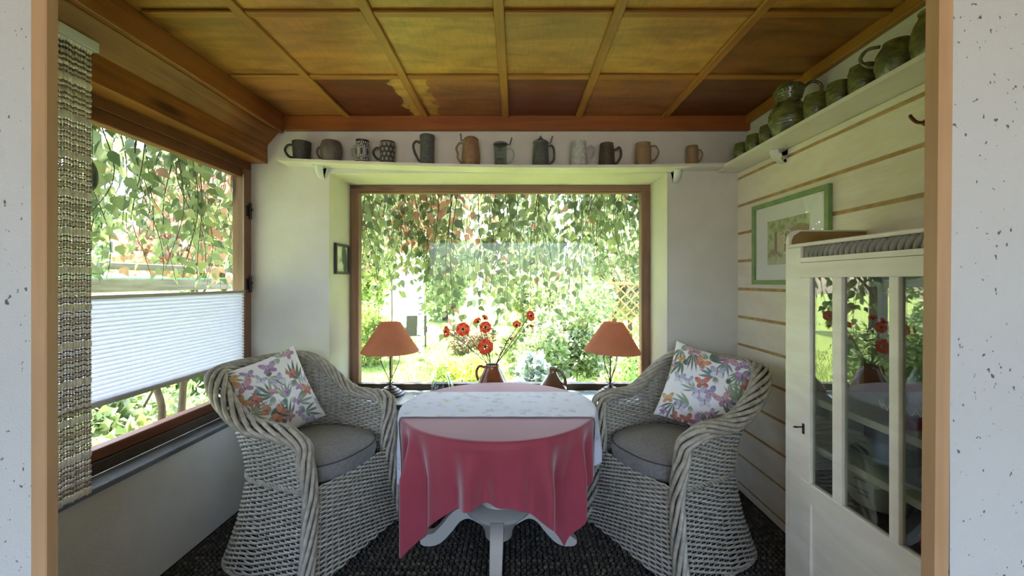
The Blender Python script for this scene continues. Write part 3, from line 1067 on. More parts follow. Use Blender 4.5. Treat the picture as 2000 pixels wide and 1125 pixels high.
def pillow(label, loc, rot, seed, size=.235):
    n = 190
    u = np.linspace(-1, 1, n)
    U, V = np.meshgrid(u, u)
    def surf(sg):
        pin = 1 - .085 * (1 - np.abs(V) ** 2.0) * 1.0
        pin2 = 1 - .085 * (1 - np.abs(U) ** 2.0)
        X = U * size * pin * 1.0; Y = V * size * pin2
        T = ((1 - U ** 2) * (1 - V ** 2)) ** .42 * .075
        wr = .006 * np.sin(9 * U + 4 * V + seed) * (1 - V ** 2) * (1 - U ** 2) + .004 * np.sin(17 * V - 5 * U) * (1 - U ** 2) * (1 - V ** 2)
        return np.stack([X, Y, sg * T + wr], -1).reshape(-1, 3)
    col = cushion_print(U * .235, V * .235, seed).reshape(-1, 3)
    V1, V2 = surf(1), surf(-1)
    F = grid_faces(n, n)
    Vv = np.vstack([V1, V2]); Ff = np.vstack([F, F[:, ::-1] + n * n])
    m = M.setdefault('pillow', mat('cushion_print', '#ffffff', 0.85, attr=True, sheen=.2))
    o = obj_np('throw_cushion', Vv, Ff, m, None, np.vstack([col, col]), True, loc)
    o.rotation_euler = rot
    tag(o, label, 'cushion', 'printed throw cushions')
    return o
def face_rot(normal, roll):
    z = Vector(normal).normalized()
    x = Vector((0, 0, 1)).cross(z).normalized()
    y = z.cross(x)
    m = Matrix((x, y, z)).transposed()
    return (m @ Matrix.Rotation(roll, 3, 'Z')).to_euler()
pillow('butterfly print cushion leaning in the armchair by the side window', (-1.365, 2.33, 0.765), face_rot((.85, -.52, .42), math.radians(12)), 3)
pillow('butterfly print cushion leaning in the armchair by the boarded wall', (1.085, 2.385, 0.79), face_rot((-.60, -.78, .36), math.radians(-11)), 12)

# ------------------------------------------------------------------ round table, cloth and runner
TX, TY, TZ, TR = -0.094, 2.24, 0.742, 0.505
M['table_white'] = mat('table_white', '#b4aea4', 0.45)
tb = thing('round_table', 'round white pedestal table with four curved feet under a pink cloth', 'table', (TX, TY, 0))
b = MB(); b.lathe([(TR - .004, TZ - .03), (TR, TZ - .026), (TR, TZ - .004), (TR - .004, TZ)], 64); b.build('tabletop', M['table_white'], tb, auto=True)
b = MB(); b.lathe([(.072, .05), (.075, .08), (.095, .12), (.14, .17), (.175, .20), (.18, .215), (.165, .225), (.095, .235), (.08, .26), (.075, .40), (.085, .5), (.10, .60), (.14, .70), (.15, .712)], 40)
b.build('column', M['table_white'], tb, auto=True)
for k in range(4):
    a = k * PI / 2
    pts = bez([(.06, .14), (.15, .185), (.22, .165), (.275, .10), (.33, .045), (.385, .032), (.40, .045)], 30)
    mb = MB()
    V = []
    for i, (r, z) in enumerate(pts):
        tng = pts[min(i + 1, len(pts) - 1)] - pts[max(i - 1, 0)]; tng /= np.linalg.norm(tng)
        nr = np.array([-tng[1], tng[0]])
        hw = .036 - .013 * i / len(pts); ht = .032 if i < len(pts) - 3 else .026
        for sx, sz in ((-1, -1), (1, -1), (1, 1), (-1, 1)):
            q = np.array([r, z]) + nr * ht * sz
            V.append((q[0], hw * sx, max(q[1], 0.001)))
    mb.add(V, [tuple(q) for q in grid_faces(len(pts), 4, wrap=True)] + [(3, 2, 1, 0), tuple(len(V) - 4 + j for j in range(4))])
    o = mb.build('foot', M['table_white'], tb); o.rotation_euler = (0, 0, a)

CLOTH_A = 0.765; CSX, CSY, CROT = -0.025, -0.012, math.radians(-2)
def hem(th):
    """length of cloth hanging at angle th"""
    c, s = math.cos(th - CROT), math.sin(th - CROT)
    # distance from the table centre to the edge of the square cloth (cloth a little off centre)
    best = 9.0
    for d, o, k in ((c, CSX, 1), (-c, -CSX, 1), (s, CSY, 1), (-s, -CSY, 1)):
        if d > 1e-6: best = min(best, (CLOTH_A + o) / d)
    L = best - TR
    return L - .028 * abs(math.sin(2 * (th - CROT))) ** 10
def skirt_r(th, s):
    """radius of the hanging cloth at angle th, s metres below the edge"""
    f = (math.cos(11 * th + .6) * .35 + math.cos(19 * th + 2.1 + .7 * math.sin(3 * th)) * .75 + math.cos(29 * th + 1.0) * .42 + math.cos(5 * th - .8) * .25)
    c2 = abs(math.sin(2 * (th - CROT)))
    corner = c2 ** 3
    amp = .027 + .026 * corner
    k = min(1, s / .22)
    return TR + .006 + .010 * min(1, s / .03) + amp * f * k ** 1.3 - .018 * k * corner - .012 * k
M['cloth'] = mat('pink_cloth', '#8c283c', 0.7, col2='#962f42', nscale=(3, 3, 3), bump=.1, bscale=(350, 350, 350), sheen=.55, transl=.04)
n = 360
V = []; Fq = []
zt = 0.004
radii = [0.001, .1, .2, .3, .4, .46, .49, TR - .004]
for r in radii:
    for j in range(n):
        th = 2 * PI * j / n
        V.append((r * math.cos(th), r * math.sin(th), zt + .0008 * math.sin(9 * r * math.cos(th) + 3)))
rows = 34
for i in range(1, rows + 1):
    for j in range(n):
        th = 2 * PI * j / n
        L = hem(th); s = L * (i / rows)
        if i <= 2: s = min(s, .006 * i)
        r = skirt_r(th, s)
        V.append((r * math.cos(th), r * math.sin(th), zt - s + (.004 if i == 1 else 0)))
F = grid_faces(len(radii) + rows, n, wrap=True)
cl = obj_np('tablecloth', np.array(V), F, M['cloth'], None, None, True, (TX, TY, TZ))
tag(cl, 'square dusky red cloth draped over the round table', 'tablecloth')

def runner():
    ya, yb = 2.035 - TY, 2.49 - TY
    nu, nv = 90, 380
    ys = np.linspace(ya, yb, nu)
    drop = .40
    V = np.zeros((nu, nv, 3)); Uc = np.zeros((nu, nv)); Vc = np.zeros((nu, nv))
    for i, y in enumerate(ys):
        xe = math.sqrt(max(.0001, (TR + .006) ** 2 - y * y))
        la, lb = xe + drop, xe + .29
        for j in range(nv):
            q = -la + (la + lb) * j / (nv - 1)
            sg = 1 if q > 0 else -1
            if abs(q) <= xe - .004:
                p = (q, y, zt + .0065 + .0012 * math.sin(40 * q + 6 * y) * .4)
            else:
                s = abs(q) - xe + .004
                th = math.atan2(y, sg * xe)
                r = skirt_r(th, s) + .008 * min(1, s / .01 + .3)
                p = (r * math.cos(th), r * math.sin(th), zt + .0065 - s)
            V[i, j] = p; Uc[i, j] = q; Vc[i, j] = y
    r = np.random.default_rng(5)
    P = Paint(Uc, Vc, '#d9dcec')
    for k in range(150):
        x, y = r.uniform(-.92, .92), r.uniform(ya, yb)
        a = r.uniform(0, 2 * PI)
        g = ['#a9b6b0', '#b4bcc4', '#b9c2b0', '#aab4c8'][k % 4]
        P.frond(x, y, r.uniform(.04, .08), a, g, int(r.integers(3, 6)), .0045, .7)
    for k in range(46):
        x, y = r.uniform(-.92, .92), r.uniform(ya, yb)
        c = [('#cfc4d8', '#c6bcd6'), ('#dcd6c8', '#d6cebe'), ('#c4bcd8', '#cec6dc'), ('#d6c2cc', '#d0bcc6')][k % 4]
        P.butterfly(x, y, r.uniform(.014, .026), r.uniform(-3, 3), *c)
    # narrow hem line along the long edges
    e = np.minimum(Vc - ya, yb - Vc)
    P.blob(np.where(e < .004, 1, 0), '#8f9099', .8)
    m = mat('runner_print', '#ffffff', .8, attr=True, sheen=.15)
    o = obj_np('table_runner', V.reshape(-1, 3), grid_faces(nu, nv), m, None, P.C.reshape(-1, 3), True, (TX, TY, TZ))
    md = o.modifiers.new('thickness', 'SOLIDIFY'); md.thickness = .0015
    tag(o, 'white floral runner laid across the red tablecloth', 'table runner')
runner()

# ------------------------------------------------------------------ glazed cabinet against the boarded wall
CX, CY0, CY1, CT = 1.167, 1.062, 1.797, 1.573
M['raw_wood'] = mat('raw_wood', '#a08050', .6, col2='#8a6a3c', nscale=(6, 20, 20))
M['carving'] = mat('carving', '#948f88', .5, col2='#7d7872', nscale=(20, 20, 20))
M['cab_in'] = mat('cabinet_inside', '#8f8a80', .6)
M['cab_floor'] = mat('cabinet_floor', '#5a4438', .6)
cb = thing('display_cabinet', 'white painted glazed cabinet with carved rope moulding at the boarded wall', 'cabinet', (0, 0, 0))
XB = XR - 0.004
W_ = M['white_paint']
b = MB()      # far side with its raised rounded top
pts = [(CX, 0.02), (XB, 0.02), (XB, 1.637), (CX + .045, 1.637)] + [(CX + .045 - .043 * math.sin(a), 1.594 + .043 * math.cos(a)) for a in np.linspace(.2, PI / 2, 6)]
b.prism(pts, CY1 - .022, CY1, 'y'); b.build('side_panel', W_, cb)
b = MB(); b.prism([(CX + .012, CT), (XB - .004, CT), (XB - .004, 1.630), (CX + .05, 1.630), (CX + .02, 1.612), (CX + .012, 1.59)], CY1 - .027, CY1 - .0225, 'y')
b.build('gallery_back', M['raw_wood'], cb)
b = MB(); b.box(CX, XB, CY0, CY0 + .022, .02, CT); b.build('side_panel', W_, cb)
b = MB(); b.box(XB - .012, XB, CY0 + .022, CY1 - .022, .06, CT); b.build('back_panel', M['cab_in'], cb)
b = MB(); b.box(CX - .006, XB, CY0, CY1 - .022, CT - .015, CT, bev=.003); b.build('top_board', W_, cb)
b = MB(); b.box(CX + .03, XB, CY0 + .022, CY1 - .022, .59, .61); b.build('inner_floor', M['cab_floor'], cb)
b = MB(); b.box(CX, CX + .03, CY0, CY1 - .022, .02, .10, bev=.003); b.build('plinth', W_, cb)
b = MB(); b.box(CX, CX + .028, 1.703, CY1 - .022, .10, CT - .015, bev=.002); b.build('face_stile', W_, cb)
b = MB(); b.box(CX, CX + .028, CY0, 1.082, .10, CT - .015, bev=.002); b.build('face_stile', W_, cb)
b = MB(); b.box(CX, CX + .028, 1.082, 1.703, 1.4945, 1.513); b.build('face_rail', W_, cb)
# carved rope moulding: slanted lobes in a recess
b = MB(); b.box(CX + .012, CX + .028, 1.082, 1.703, 1.513, 1.558); mo = b.build('moulding', M['carving'], cb)
k = 0
y = 1.09
while y < 1.672:
    mb = MB()
    P = [(CX + .012, y + .030, 1.514), (CX + .006, y + .020, 1.528), (CX + .006, y + .008, 1.544), (CX + .012, y - .004, 1.558)]
    mb.tube(bez(P, 9), .0112, 6, r2=.0065, up=(0, 1, 0))
    mb.build('carved_lobe', M['carving'], mo, smooth=True)
    y += .0255
# door
dr = MB()
g0, g1 = .615, 1.432
Y = [1.703, 1.644, 1.527, 1.484, 1.295, 1.262, 1.145, 1.084]
x0, x1 = CX - .004, CX + .020
for i in (0, 2, 4, 6):
    dr.box(x0, x1, Y[i + 1], Y[i] - (.001 if i == 0 else 0), g0, g1, bev=.002)
dr.box(x0, x1, 1.084, 1.702, g1, 1.493, bev=.002)
dr.box(x0, x1, 1.084, 1.702, .535, g0, bev=.002)
dr.box(x0, x1, 1.640, 1.702, .10, .535, bev=.002)
dr.box(x0, x1, 1.084, 1.146, .10, .535, bev=.002)
dr.box(x0, x1, 1.146, 1.640, .10, .16, bev=.002)
door = dr.build('door', W_, cb)
b = MB(); b.box(x0 + .009, x1, 1.146, 1.640, .16, .535); b.build('lower_panel', W_, door)
for i in (1, 3, 5):
    b = MB(); b.box(x0 + .012, x0 + .015, Y[i + 1] - .003, Y[i] + .003, g0 - .003, g1 + .003); b.build('pane', M['glass_cabinet'], door)
lock = MB(); lock.box(x0 - .003, x0 + .001, 1.672, 1.684, .80, .842, bev=.001)
lock = lock.build('lock_plate', M['iron'], door)
b = MB(); b.tube([(x0 - .002, 1.678, .828), (x0 - .022, 1.678, .828)], .0028, 8)
b.tube([(x0 - .022 - .009 + .009 * math.cos(t), 1.678 + .006 * math.sin(t), .828) for t in np.linspace(0, 2 * PI, 14, endpoint=False)], .002, 6, closed=True)
b.build('key', M['iron'], lock)
# shelves inside
for z in (.935, .750):
    b = MB(); b.box(CX + .032, XB - .013, CY0 + .023, CY1 - .023, z - .013, z + .013, bev=.002); b.build('shelf_board', W_, cb)

# ------------------------------------------------------------------ pottery helpers
def glaze(name, c1, c2, rough=.25, sc=(30, 30, 30), bump=.0, spec=.5, coat=.0, contrast=(.35, .65)):
    return mat(name, c1, rough, col2=c2, nscale=sc, bump=bump, bscale=(120, 120, 120), spec=spec, coat=coat, contrast=contrast)
def vessel(root, prof, m, name='body', wall=.004, n=36, colf=None, ribs=0, ribamp=0.0, sx=1, sy=1):
    inner = [(max(r - wall, .001), z + (wall if i == 0 else 0)) for i, (r, z) in enumerate(prof)]
    b = MB()
    full = [(0.001, prof[0][1])] + list(prof) + inner[::-1][:-1] + [(inner[0][0], prof[0][1] + wall), (0.001, prof[0][1] + wall)]
    b.lathe(full, n, cap=False, colf=colf, ribs=ribs, ribamp=ribamp, sx=sx, sy=sy)
    return b.build(name, m, root, auto=True)
def smooth_prof(pts, n=26):
    return [tuple(p) for p in bez(pts, n)]
def handle(root, pts, r, m, ang=0.0, name='handle', r2=None, n=22):
    b = MB(); b.tube(bez([(x, 0, z) for x, z in pts], n), r, 8, r2=r2, up=(0, 1, 0))
    o = b.build(name, m, root, smooth=True); o.rotation_euler = (0, 0, ang)
    return o
def loop(rx, z0, z1, out, flat=False):
    zm = (z0 + z1) / 2; h = (z1 - z0)
    return [(rx - .003, z1), (rx + out * .62, z1 + h * .04), (rx + out, zm + h * .2), (rx + out * .92, zm - h * .12), (rx + out * .5, z0 + h * .04), (rx - .003, z0 - .002)]

# cabinet contents
M['terracotta'] = glaze('brown_glaze', '#8a4f30', '#6d3a22', .15, (12, 12, 12), coat=.4)
M['glassware'] = pane_mat('glassware', '#eef4f2', 1.5, edge=.8)
M['red_base'] = mat('red_base', '#8e2f30', .3)
M['green_dish'] = glaze('green_dish', '#7fa07c', '#6b8e74', .3)
M['white_dish'] = glaze('white_dish', '#d8d8d2', '#c8c8c0', .25)
M['birch_pot'] = mat('birch_pot', '#c4beb2', .8, col2='#4a443e', nscale=(14, 14, 60), namt=.6, contrast=(.60, .66))
zs1, zs2, zs0 = .948, .763, .61
for i, (x, y, lab) in enumerate(((1.27, 1.345, 'cut glass bowl on a red foot in the middle of the top cabinet shelf'), (1.275, 1.19, 'cut glass bowl on a red foot nearest the door post in the cabinet'))):
    t = thing('glass_bowl', lab, 'bowl', (x, y, zs1), group='glass bowls in the cabinet')
    vessel(t, smooth_prof([(.035, .03), (.055, .04), (.066, .065), (.07, .095)]), M['glassware'], 'bowl', .003, 40)
    b = MB(); b.lathe([(.045, 0), (.05, .004), (.046, .028), (.03, .034)], 32); b.build('foot', M['red_base'], t, auto=True)
    b = MB()
    for k in range(20):
        a = 2 * PI * k / 20
        for s in (-1, 1):
            a2 = a + s * PI / 20
            b.tube([(.066 * math.cos(a), .066 * math.sin(a), .050), (.0705 * math.cos(a2), .0705 * math.sin(a2), .072)], .0018, 5)
    b.build('zigzag_band', M['white_dish'], t)
t = thing('serving_bowl', 'shallow green bowl on the lower cabinet shelf', 'bowl', (1.315, 1.47, zs2))
vessel(t, smooth_prof([(.04, 0), (.05, .006), (.085, .03), (.10, .048)]), M['green_dish'], n=40)
t = thing('serving_plate', 'wide white dish in the middle of the lower cabinet shelf', 'dish', (1.30, 1.295, zs2))
vessel(t, smooth_prof([(.045, 0), (.055, .004), (.085, .018), (.095, .032)]), M['white_dish'], n=40)
t = thing('green_gourd', 'pale green pear-shaped gourd in the white cabinet dish', 'gourd', (1.30, 1.285, zs2 + .008))
b = MB(); b.lathe(smooth_prof([(.004, 0), (.03, .01), (.034, .03), (.02, .055), (.012, .075), (.003, .084)]), 20, ribs=6, ribamp=.04); b.build('fruit', M['green_dish'], t, smooth=True)
b = MB(); b.tube([(0, 0, .08), (.004, 0, .098)], .003, 6); b.build('stalk', M['raw_wood'], t)
t = thing('plant_bowl', 'dark green leafy bowl nearest the door post on the lower cabinet shelf', 'bowl', (1.30, 1.135, zs2))
vessel(t, smooth_prof([(.035, 0), (.05, .01), (.055, .05), (.058, .075)]), glaze('dark_green', '#4c6248', '#3b4f3e', .4))
t = thing('cache_pot', 'large pale cracked pot on the floor of the cabinet', 'pot', (1.325, 1.505, zs0))
vessel(t, smooth_prof([(.075, 0), (.09, .01), (.105, .06), (.11, .118)]), M['birch_pot'], n=40)
t = thing('toy_apple', 'small red apple low in the cabinet beside the door post', 'apple', (1.235, 1.215, zs0))
M['apple'] = mat('apple', '#b02c34', .3)
b = MB(); b.lathe(smooth_prof([(.008, .004), (.028, .004), (.042, .035), (.03, .064), (.008, .060)]), 20); b.build('fruit', M['apple'], t, smooth=True)
b = MB(); b.tube([(0, 0, .056), (.004, 0, .078)], .002, 6); b.build('stalk', M['raw_wood'], t)
t = thing('toy_pear', 'small yellow green pear low in the cabinet beside the red apple', 'pear', (1.225, 1.142, zs0))
b = MB(); b.lathe(smooth_prof([(.006, .002), (.028, .006), (.036, .03), (.02, .06), (.008, .075)]), 20); b.build('fruit', mat('pear', '#c0c060', .35), t, smooth=True)
b = MB(); b.tube([(0, 0, .07), (.004, 0, .092)], .002, 6); b.build('stalk', M['raw_wood'], t)

# ------------------------------------------------------------------ pictures
M['green_frame'] = mat('green_frame', '#86a26a', .45, col2='#789560', nscale=(20, 20, 20))
M['mount'] = mat('mount', '#e6e6e2', .8)
pc = thing('framed_picture', 'green framed watercolour of a garden house on the boarded wall', 'picture', (XR, 2.29, 1.64))
hw, hh, fw, fd = .32, .243, .026, .022
def frame_pieces(root, hw, hh, fw, fd, m, names=('frame_rail', 'frame_stile')):
    for s in (-1, 1):
        b = MB(); b.prism([(-hw, s * hh), (hw, s * hh), (hw - fw, s * (hh - fw)), (-hw + fw, s * (hh - fw))], -fd, 0, 'x'); b.build(names[0], m, root)
        b = MB(); b.prism([(s * hw, -hh), (s * hw, hh), (s * (hw - fw), hh - fw), (s * (hw - fw), -hh + fw)], -fd, 0, 'x'); b.build(names[1], m, root)
frame_pieces(pc, hw, hh, fw, fd, M['green_frame'])
b = MB(); b.box(-.008, -.002, -hw + .02, hw - .02, -hh + .02, hh - .02); b.build('mount', M['mount'], pc)
def watercolour():
    n, m = 120, 90
    u = np.linspace(-.175, .175, n); v = np.linspace(-.128, .128, m)
    U, V = np.meshgrid(u, v)          # u runs to the right as seen from the room
    P = Paint(U, V, '#b9bf93')
    r = np.random.default_rng(4)
    for k in range(170):
        x, y = r.uniform(-.18, .18), r.uniform(-.13, .13)
        P.ell(x, y, r.uniform(.01, .035), r.uniform(.008, .02), r.uniform(0, 3), ['#8f9f5c', '#a9b57c', '#6d7f48', '#c9cda4', '#7d8a58'][k % 5], .45, 2)
    box = lambda a, c, d, e: np.where((U > a) & (U < c) & (V > d) & (V < e), 1.0, 0.0)
    P.blob(box(-.09, .12, -.05, .055), '#cfc6aa', .8)
    P.blob(np.where((V > .05) & (V < .05 + .06 * (1 - np.abs(U - .02) / .06)), 1.0, 0), '#c9b99c', .8)
    P.blob(np.where((V > .04) & (V < .085 - .25 * np.abs(U - .11)), 1.0, 0), '#9c7a5c', .7)
    P.blob(np.where((np.abs(U - .005) < .03) & (V > -.01) & (V < .04), 1.0, 0), '#e3dcc6', .9); P.ell(.005, .04, .03, .022, 0, '#e3dcc6', .9, 20)
    P.blob(np.where((np.abs(U - .005) < .022) & (V > -.004) & (V < .04), 1.0, 0), '#7d8a6a', .9); P.ell(.005, .04, .022, .015, 0, '#7d8a6a', .9, 20)
    P.blob(box(.004, .007, -.004, .05), '#e3dcc6', .9); P.blob(box(-.02, .03, .02, .023), '#e3dcc6', .9)
    P.blob(box(-.11, -.085, -.07, .06), '#8a5c44', .8)
    P.blob(box(-.02, .05, -.055, -.015), '#7b5844', .75)
    P.blob(box(-.03, .12, -.075, -.058), '#d8d4c0', .8)
    P.blob(box(.018, .022, .1, .118), '#6d5a48', .9)
    for k in range(14):
        P.ell(r.uniform(-.14, -.08), r.uniform(-.1, -.04), .012, .01, 0, ['#c08f8c', '#b87f7a', '#d0aaa0'][k % 3], .7, 3)
    P.blob(np.where(V < -.085, 1.0, 0) * .6, '#c6c7a6', .8)
    # u to the right in the room looking at the wall = -y
    Vx = np.stack([np.full(U.size, 0.0), -U.ravel(), V.ravel()], 1)
    mm = mat('watercolour', '#ffffff', .8, attr=True)
    o = obj_np('print', Vx, grid_faces(m, n), mm, pc, P.C.reshape(-1, 3), False, (-.0095, 0.0, 0.0))
    return o
watercolour()
b = MB(); b.box(-.014, -.012, -hw + .02, hw - .02, -hh + .02, hh - .02); b.build('glazing', M['glass_picture'], pc)

sp = thing('small_picture', 'small dark framed picture on the side of the window recess', 'picture', (OX0, 3.01, 1.575))
M['dark_frame'] = mat('dark_frame', '#39383a', .4)
for s in (-1, 1):
    b = MB(); b.box(0, .02, -.118, .118, s * .10 - .009, s * .10 + .009, bev=.002); b.build('frame_rail', M['dark_frame'], sp)
    b = MB(); b.box(0, .02, s * .11 - .009, s * .11 + .009, -.091, .091, bev=.002); b.build('frame_stile', M['dark_frame'], sp)
n = 40
U, V = np.meshgrid(np.linspace(-.1, .1, n), np.linspace(-.091, .091, n))
P = Paint(U, V, '#c6cab4')
P.ell(.05, 0.0, .05, .12, .2, '#3c4648', .9, 5); P.ell(-.02, -.05, .06, .03, 0, '#e2e0d0', .8, 3); P.ell(.0, .0, .05, .012, .4, '#6c7468', .6, 3); P.ell(-.05, .05, .05, .04, 0, '#dfe2d4', .8, 3)
obj_np('print', np.stack([np.full(U.size, .006), U.ravel(), V.ravel()], 1), grid_faces(n, n), mat('small_print', '#ffffff', .8, attr=True), sp, P.C.reshape(-1, 3))

# ------------------------------------------------------------------ lamps on the sill
M['shade'] = mat('lamp_shade', '#dea284', .85, col2='#d49878', nscale=(9, 9, 9), transl=.6, bump=.05, bscale=(200, 200, 200))
M['shade_in'] = M['shade']
M['lamp_iron'] = mat('lamp_iron', '#3a3531', .4, metal=.5, col2='#4c443c', nscale=(60, 60, 60))
M['cord'] = mat('cord', '#d6d2c6', .5)
def lamp(label, loc, tilt, spin):
    t = thing('table_lamp', label, 'lamp', loc, group='table lamps on the sill')
    b = MB(); b.lathe([(.098, 0), (.10, .008), (.098, .014), (.085, .020), (.083, .028), (.068, .034), (.065, .042), (.048, .048), (.044, .058), (.028, .064), (.012, .072), (.008, .08)], 40)
    b.build('base', M['lamp_iron'], t, auto=True)
    P = [(.0012 * math.cos(k * .9), .0012 * math.sin(k * .9), .07 + .30 * k / 60) for k in range(61)]
    b = MB(); b.tube(P, .0055, 7); b.build('stem', M['lamp_iron'], t, smooth=True)
    for k in range(4):
        a = spin + k * PI / 2
        pts = bez([(.006, .10), (.016, .135), (.045, .20), (.064, .255), (.062, .295), (.042, .312), (.022, .300), (.014, .28), (.017, .268)], 32)
        b = MB(); b.tube([(r * math.cos(a), r * math.sin(a), z) for r, z in pts], .0027, 6); b.build('wire_scroll', M['lamp_iron'], t, smooth=True)
        b = MB(); pp = bez([(.006, .085), (.022, .092), (.034, .108)], 8); b.tube([(r * math.cos(a + .5), r * math.sin(a + .5), z) for r, z in pp], [.004 - .003 * i / len(pp) for i in range(len(pp))], 5); b.build('iron_leaf', M['lamp_iron'], t, smooth=True)
    b = MB(); b.lathe([(.014, .34), (.016, .345), (.016, .40), (.012, .405)], 16); b.build('socket', M['lamp_iron'], t, auto=True)
    n = 56
    prof = [(.204, .318), (.205, .322), (.072, .530), (.070, .532), (.067, .530), (.199, .322), (.204, .318)]
    b = MB(); b.lathe(prof, n, cap=False); sh = b.build('shade', M['shade'], t, auto=True)
    sh.rotation_euler = (0, tilt, 0)
    b = MB()
    for k in range(3):
        a = spin + k * 2 * PI / 3
        b.tube([(.012 * math.cos(a), .012 * math.sin(a), .40), (.068 * math.cos(a), .068 * math.sin(a), .526)], .0016, 5)
    o = b.build('shade_carrier', M['lamp_iron'], sh)
    return t
LL = (-0.917, 3.02, SILL); LRp = (0.686, 3.02, SILL)
lamp('iron table lamp with salmon cone shade, over the cord switch by the side window', LL, 0.0, .35)
lamp('iron table lamp with tilted salmon cone shade, behind the armchair at the boarded wall', LRp, math.radians(2.5), .6)
pc2 = thing('lamp_cord', 'white lamp cord with inline switch hanging over the sill edge', 'cord', (0, 0, 0))
b = MB(); b.tube(bez([(-.90, 2.93, SILL + .006), (-.885, 2.86, SILL + .01), (-.868, 2.80, SILL + .012), (-.862, 2.775, SILL - .02), (-.858, 2.772, SILL - .15), (-.842, 2.78, SILL - .28), (-.82, 2.80, SILL - .42), (-.80, 2.80, .01)], 48), .0032, 6)
b.build('wire', M['cord'], pc2, smooth=True)
b = MB(); b.box(-.013, .013, -.03, .03, -.008, .008, bev=.005); o = b.build('switch', M['cord'], pc2); o.location = (-.872, 2.806, SILL + .022); o.rotation_euler = (math.radians(40), 0, -.15)

# ------------------------------------------------------------------ things on the sill
t = thing('pottery_jug', 'squat brown jug with loop handle holding poppies on the sill', 'jug', (-.172, 2.96, SILL))
vessel(t, smooth_prof([(.07, 0), (.105, .012), (.112, .05), (.105, .105), (.085, .15), (.058, .205), (.052, .225), (.055, .236)]), M['terracotta'], n=44)
handle(t, [(.055, .215), (.09, .222), (.112, .19), (.11, .15), (.098, .115)], .009, M['terracotta'], PI - .15)
JX, JY, JZ = -.172, 2.96, SILL + .236
M['umber'] = glaze('umber_glaze', '#7c5038', '#54483a', .2, (8, 8, 14), coat=.3)
t = thing('bottle_jug', 'brown bottle-necked jug with strap handle on the sill', 'jug', (.262, 2.96, SILL))
vessel(t, smooth_prof([(.07, 0), (.10, .012), (.105, .05), (.092, .09), (.055, .135), (.030, .175), (.026, .20), (.027, .214), (.029, .216)]), M['umber'], n=44)
handle(t, [(.026, .198), (.055, .192), (.082, .155), (.09, .11), (.086, .085)], .006, M['umber'], -.25, r2=.011)
t = thing('glass_carafe', 'clear fluted glass carafe on the sill beside the jug of poppies', 'carafe', (-.525, 2.95, SILL))
vessel(t, smooth_prof([(.075, 0), (.085, .01), (.082, .06), (.068, .12), (.045, .17), (.036, .205), (.037, .225)]), M['glassware'], n=96, ribs=16, ribamp=.035)
t = thing('wooden_dish', 'small brown boat-shaped dish on the sill behind the table', 'dish', (-.565, 2.85, SILL))
b = MB()
prof = [(.04, 0), (.06, .004), (.078, .02), (.085, .045), (.078, .043), (.06, .012), (.002, .010)]
b.lathe(prof, 40, sx=1.55, sy=.62, cap=True); b.build('bowl', M['terracotta'], t, auto=True)

# poppies: wire stems, papery petals
M['petal'] = mat('poppy_petal', '#dc5a3c', .6, col2='#c8442e', nscale=(40, 40, 40), transl=.5)
M['petal_pale'] = mat('poppy_petal_pale', '#d88a5c', .6, transl=.35)
M['poppy_heart'] = mat('poppy_heart', '#2b2326', .7)
M['stem_green'] = mat('stem_green', '#4c5038', .7)
M['dill'] = mat('dill', '#6d7458', .8)
def poppy(label, tip, facing, size, kind='open', m='petal'):
    t = thing('poppy', label, 'flower', (JX, JY, JZ), group='poppies in the brown jug')
    tip = Vector(tip) - Vector((JX, JY, JZ))
    f = Vector(facing).normalized()
    rim = Vector((max(-.03, min(.03, tip.x * .2)), 0, .0))
    low = Vector((-tip.x * .12, 0, -.12))
    ctrl = [low, rim, rim.lerp(tip, .5) + Vector((tip.x * .06, 0, .03)), tip - f * .02]
    b = MB(); b.tube(bez(ctrl, 24), .0026, 6); b.build('stem', M['stem_green'], t, smooth=True)
    q = f.to_track_quat('Z', 'Y').to_euler()
    np_ = 5 if kind == 'open' else 4
    open_a = {'open': .95, 'cup': .5, 'bud': .18}[kind]
    for k in range(np_):
        a = 2 * PI * k / np_
        nu, nv = 7, 9
        V = []
        for i in range(nu):
            s = i / (nu - 1)
            for j in range(nv):
                w = -1 + 2 * j / (nv - 1)
                ang = w * (1.05 if kind != 'bud' else .7) * (s ** .6) if s > 0 else 0
                r = size * 1.22 * s * (1 + .06 * math.sin(5 * w + k))
                lift = size * (.55 * s * s * (1 - open_a) * 1.6 + .12 * s * math.sin(4 * w + 2 * k) * s)
                rr = r * (.35 + .65 * open_a)
                V.append((rr * math.cos(a + ang), rr * math.sin(a + ang), lift + .002 * (k % 2)))
        b = MB(); b.add(V, [tuple(x) for x in grid_faces(nu, nv)])
        o = b.build('petal', M[m], t, smooth=True); o.location = tip; o.rotation_euler = q
    b = MB(); b.lathe([(.002, -.006), (.008, -.002), (.010, .006), (.007, .013), (.002, .015)], 12)
    o = b.build('heart', M['poppy_heart'], t, smooth=True); o.location = tip; o.rotation_euler = q
def W(px, py, y):
    return ((px - 1008) * y / 810, y, 1.42 - (py - 548) * y / 810)
poppy('red poppy at the far end of the spray, nearest the lamp by the side window', W(872, 648, 2.97), (-.75, -.6, .1), .036, 'open')
poppy('open red poppy with a dark heart, second from the lamp by the side window', W(904, 643, 2.93), (.15, -1, .25), .040, 'open')
poppy('red poppy at the top of the middle stem, on the side of the side window', W(934, 629, 2.97), (-.3, -.6, .7), .034, 'cup')
poppy('half-closed red poppy at the very top of the middle stem', W(946, 623, 3.0), (.5, -.4, .8), .032, 'cup')
poppy('red poppy just under the topmost middle blooms', W(948, 639, 2.92), (.15, -1, .1), .034, 'open')
poppy('large red poppy hanging lowest, just above the jug', W(948, 677, 2.90), (-.05, -1, .3), .046, 'open')
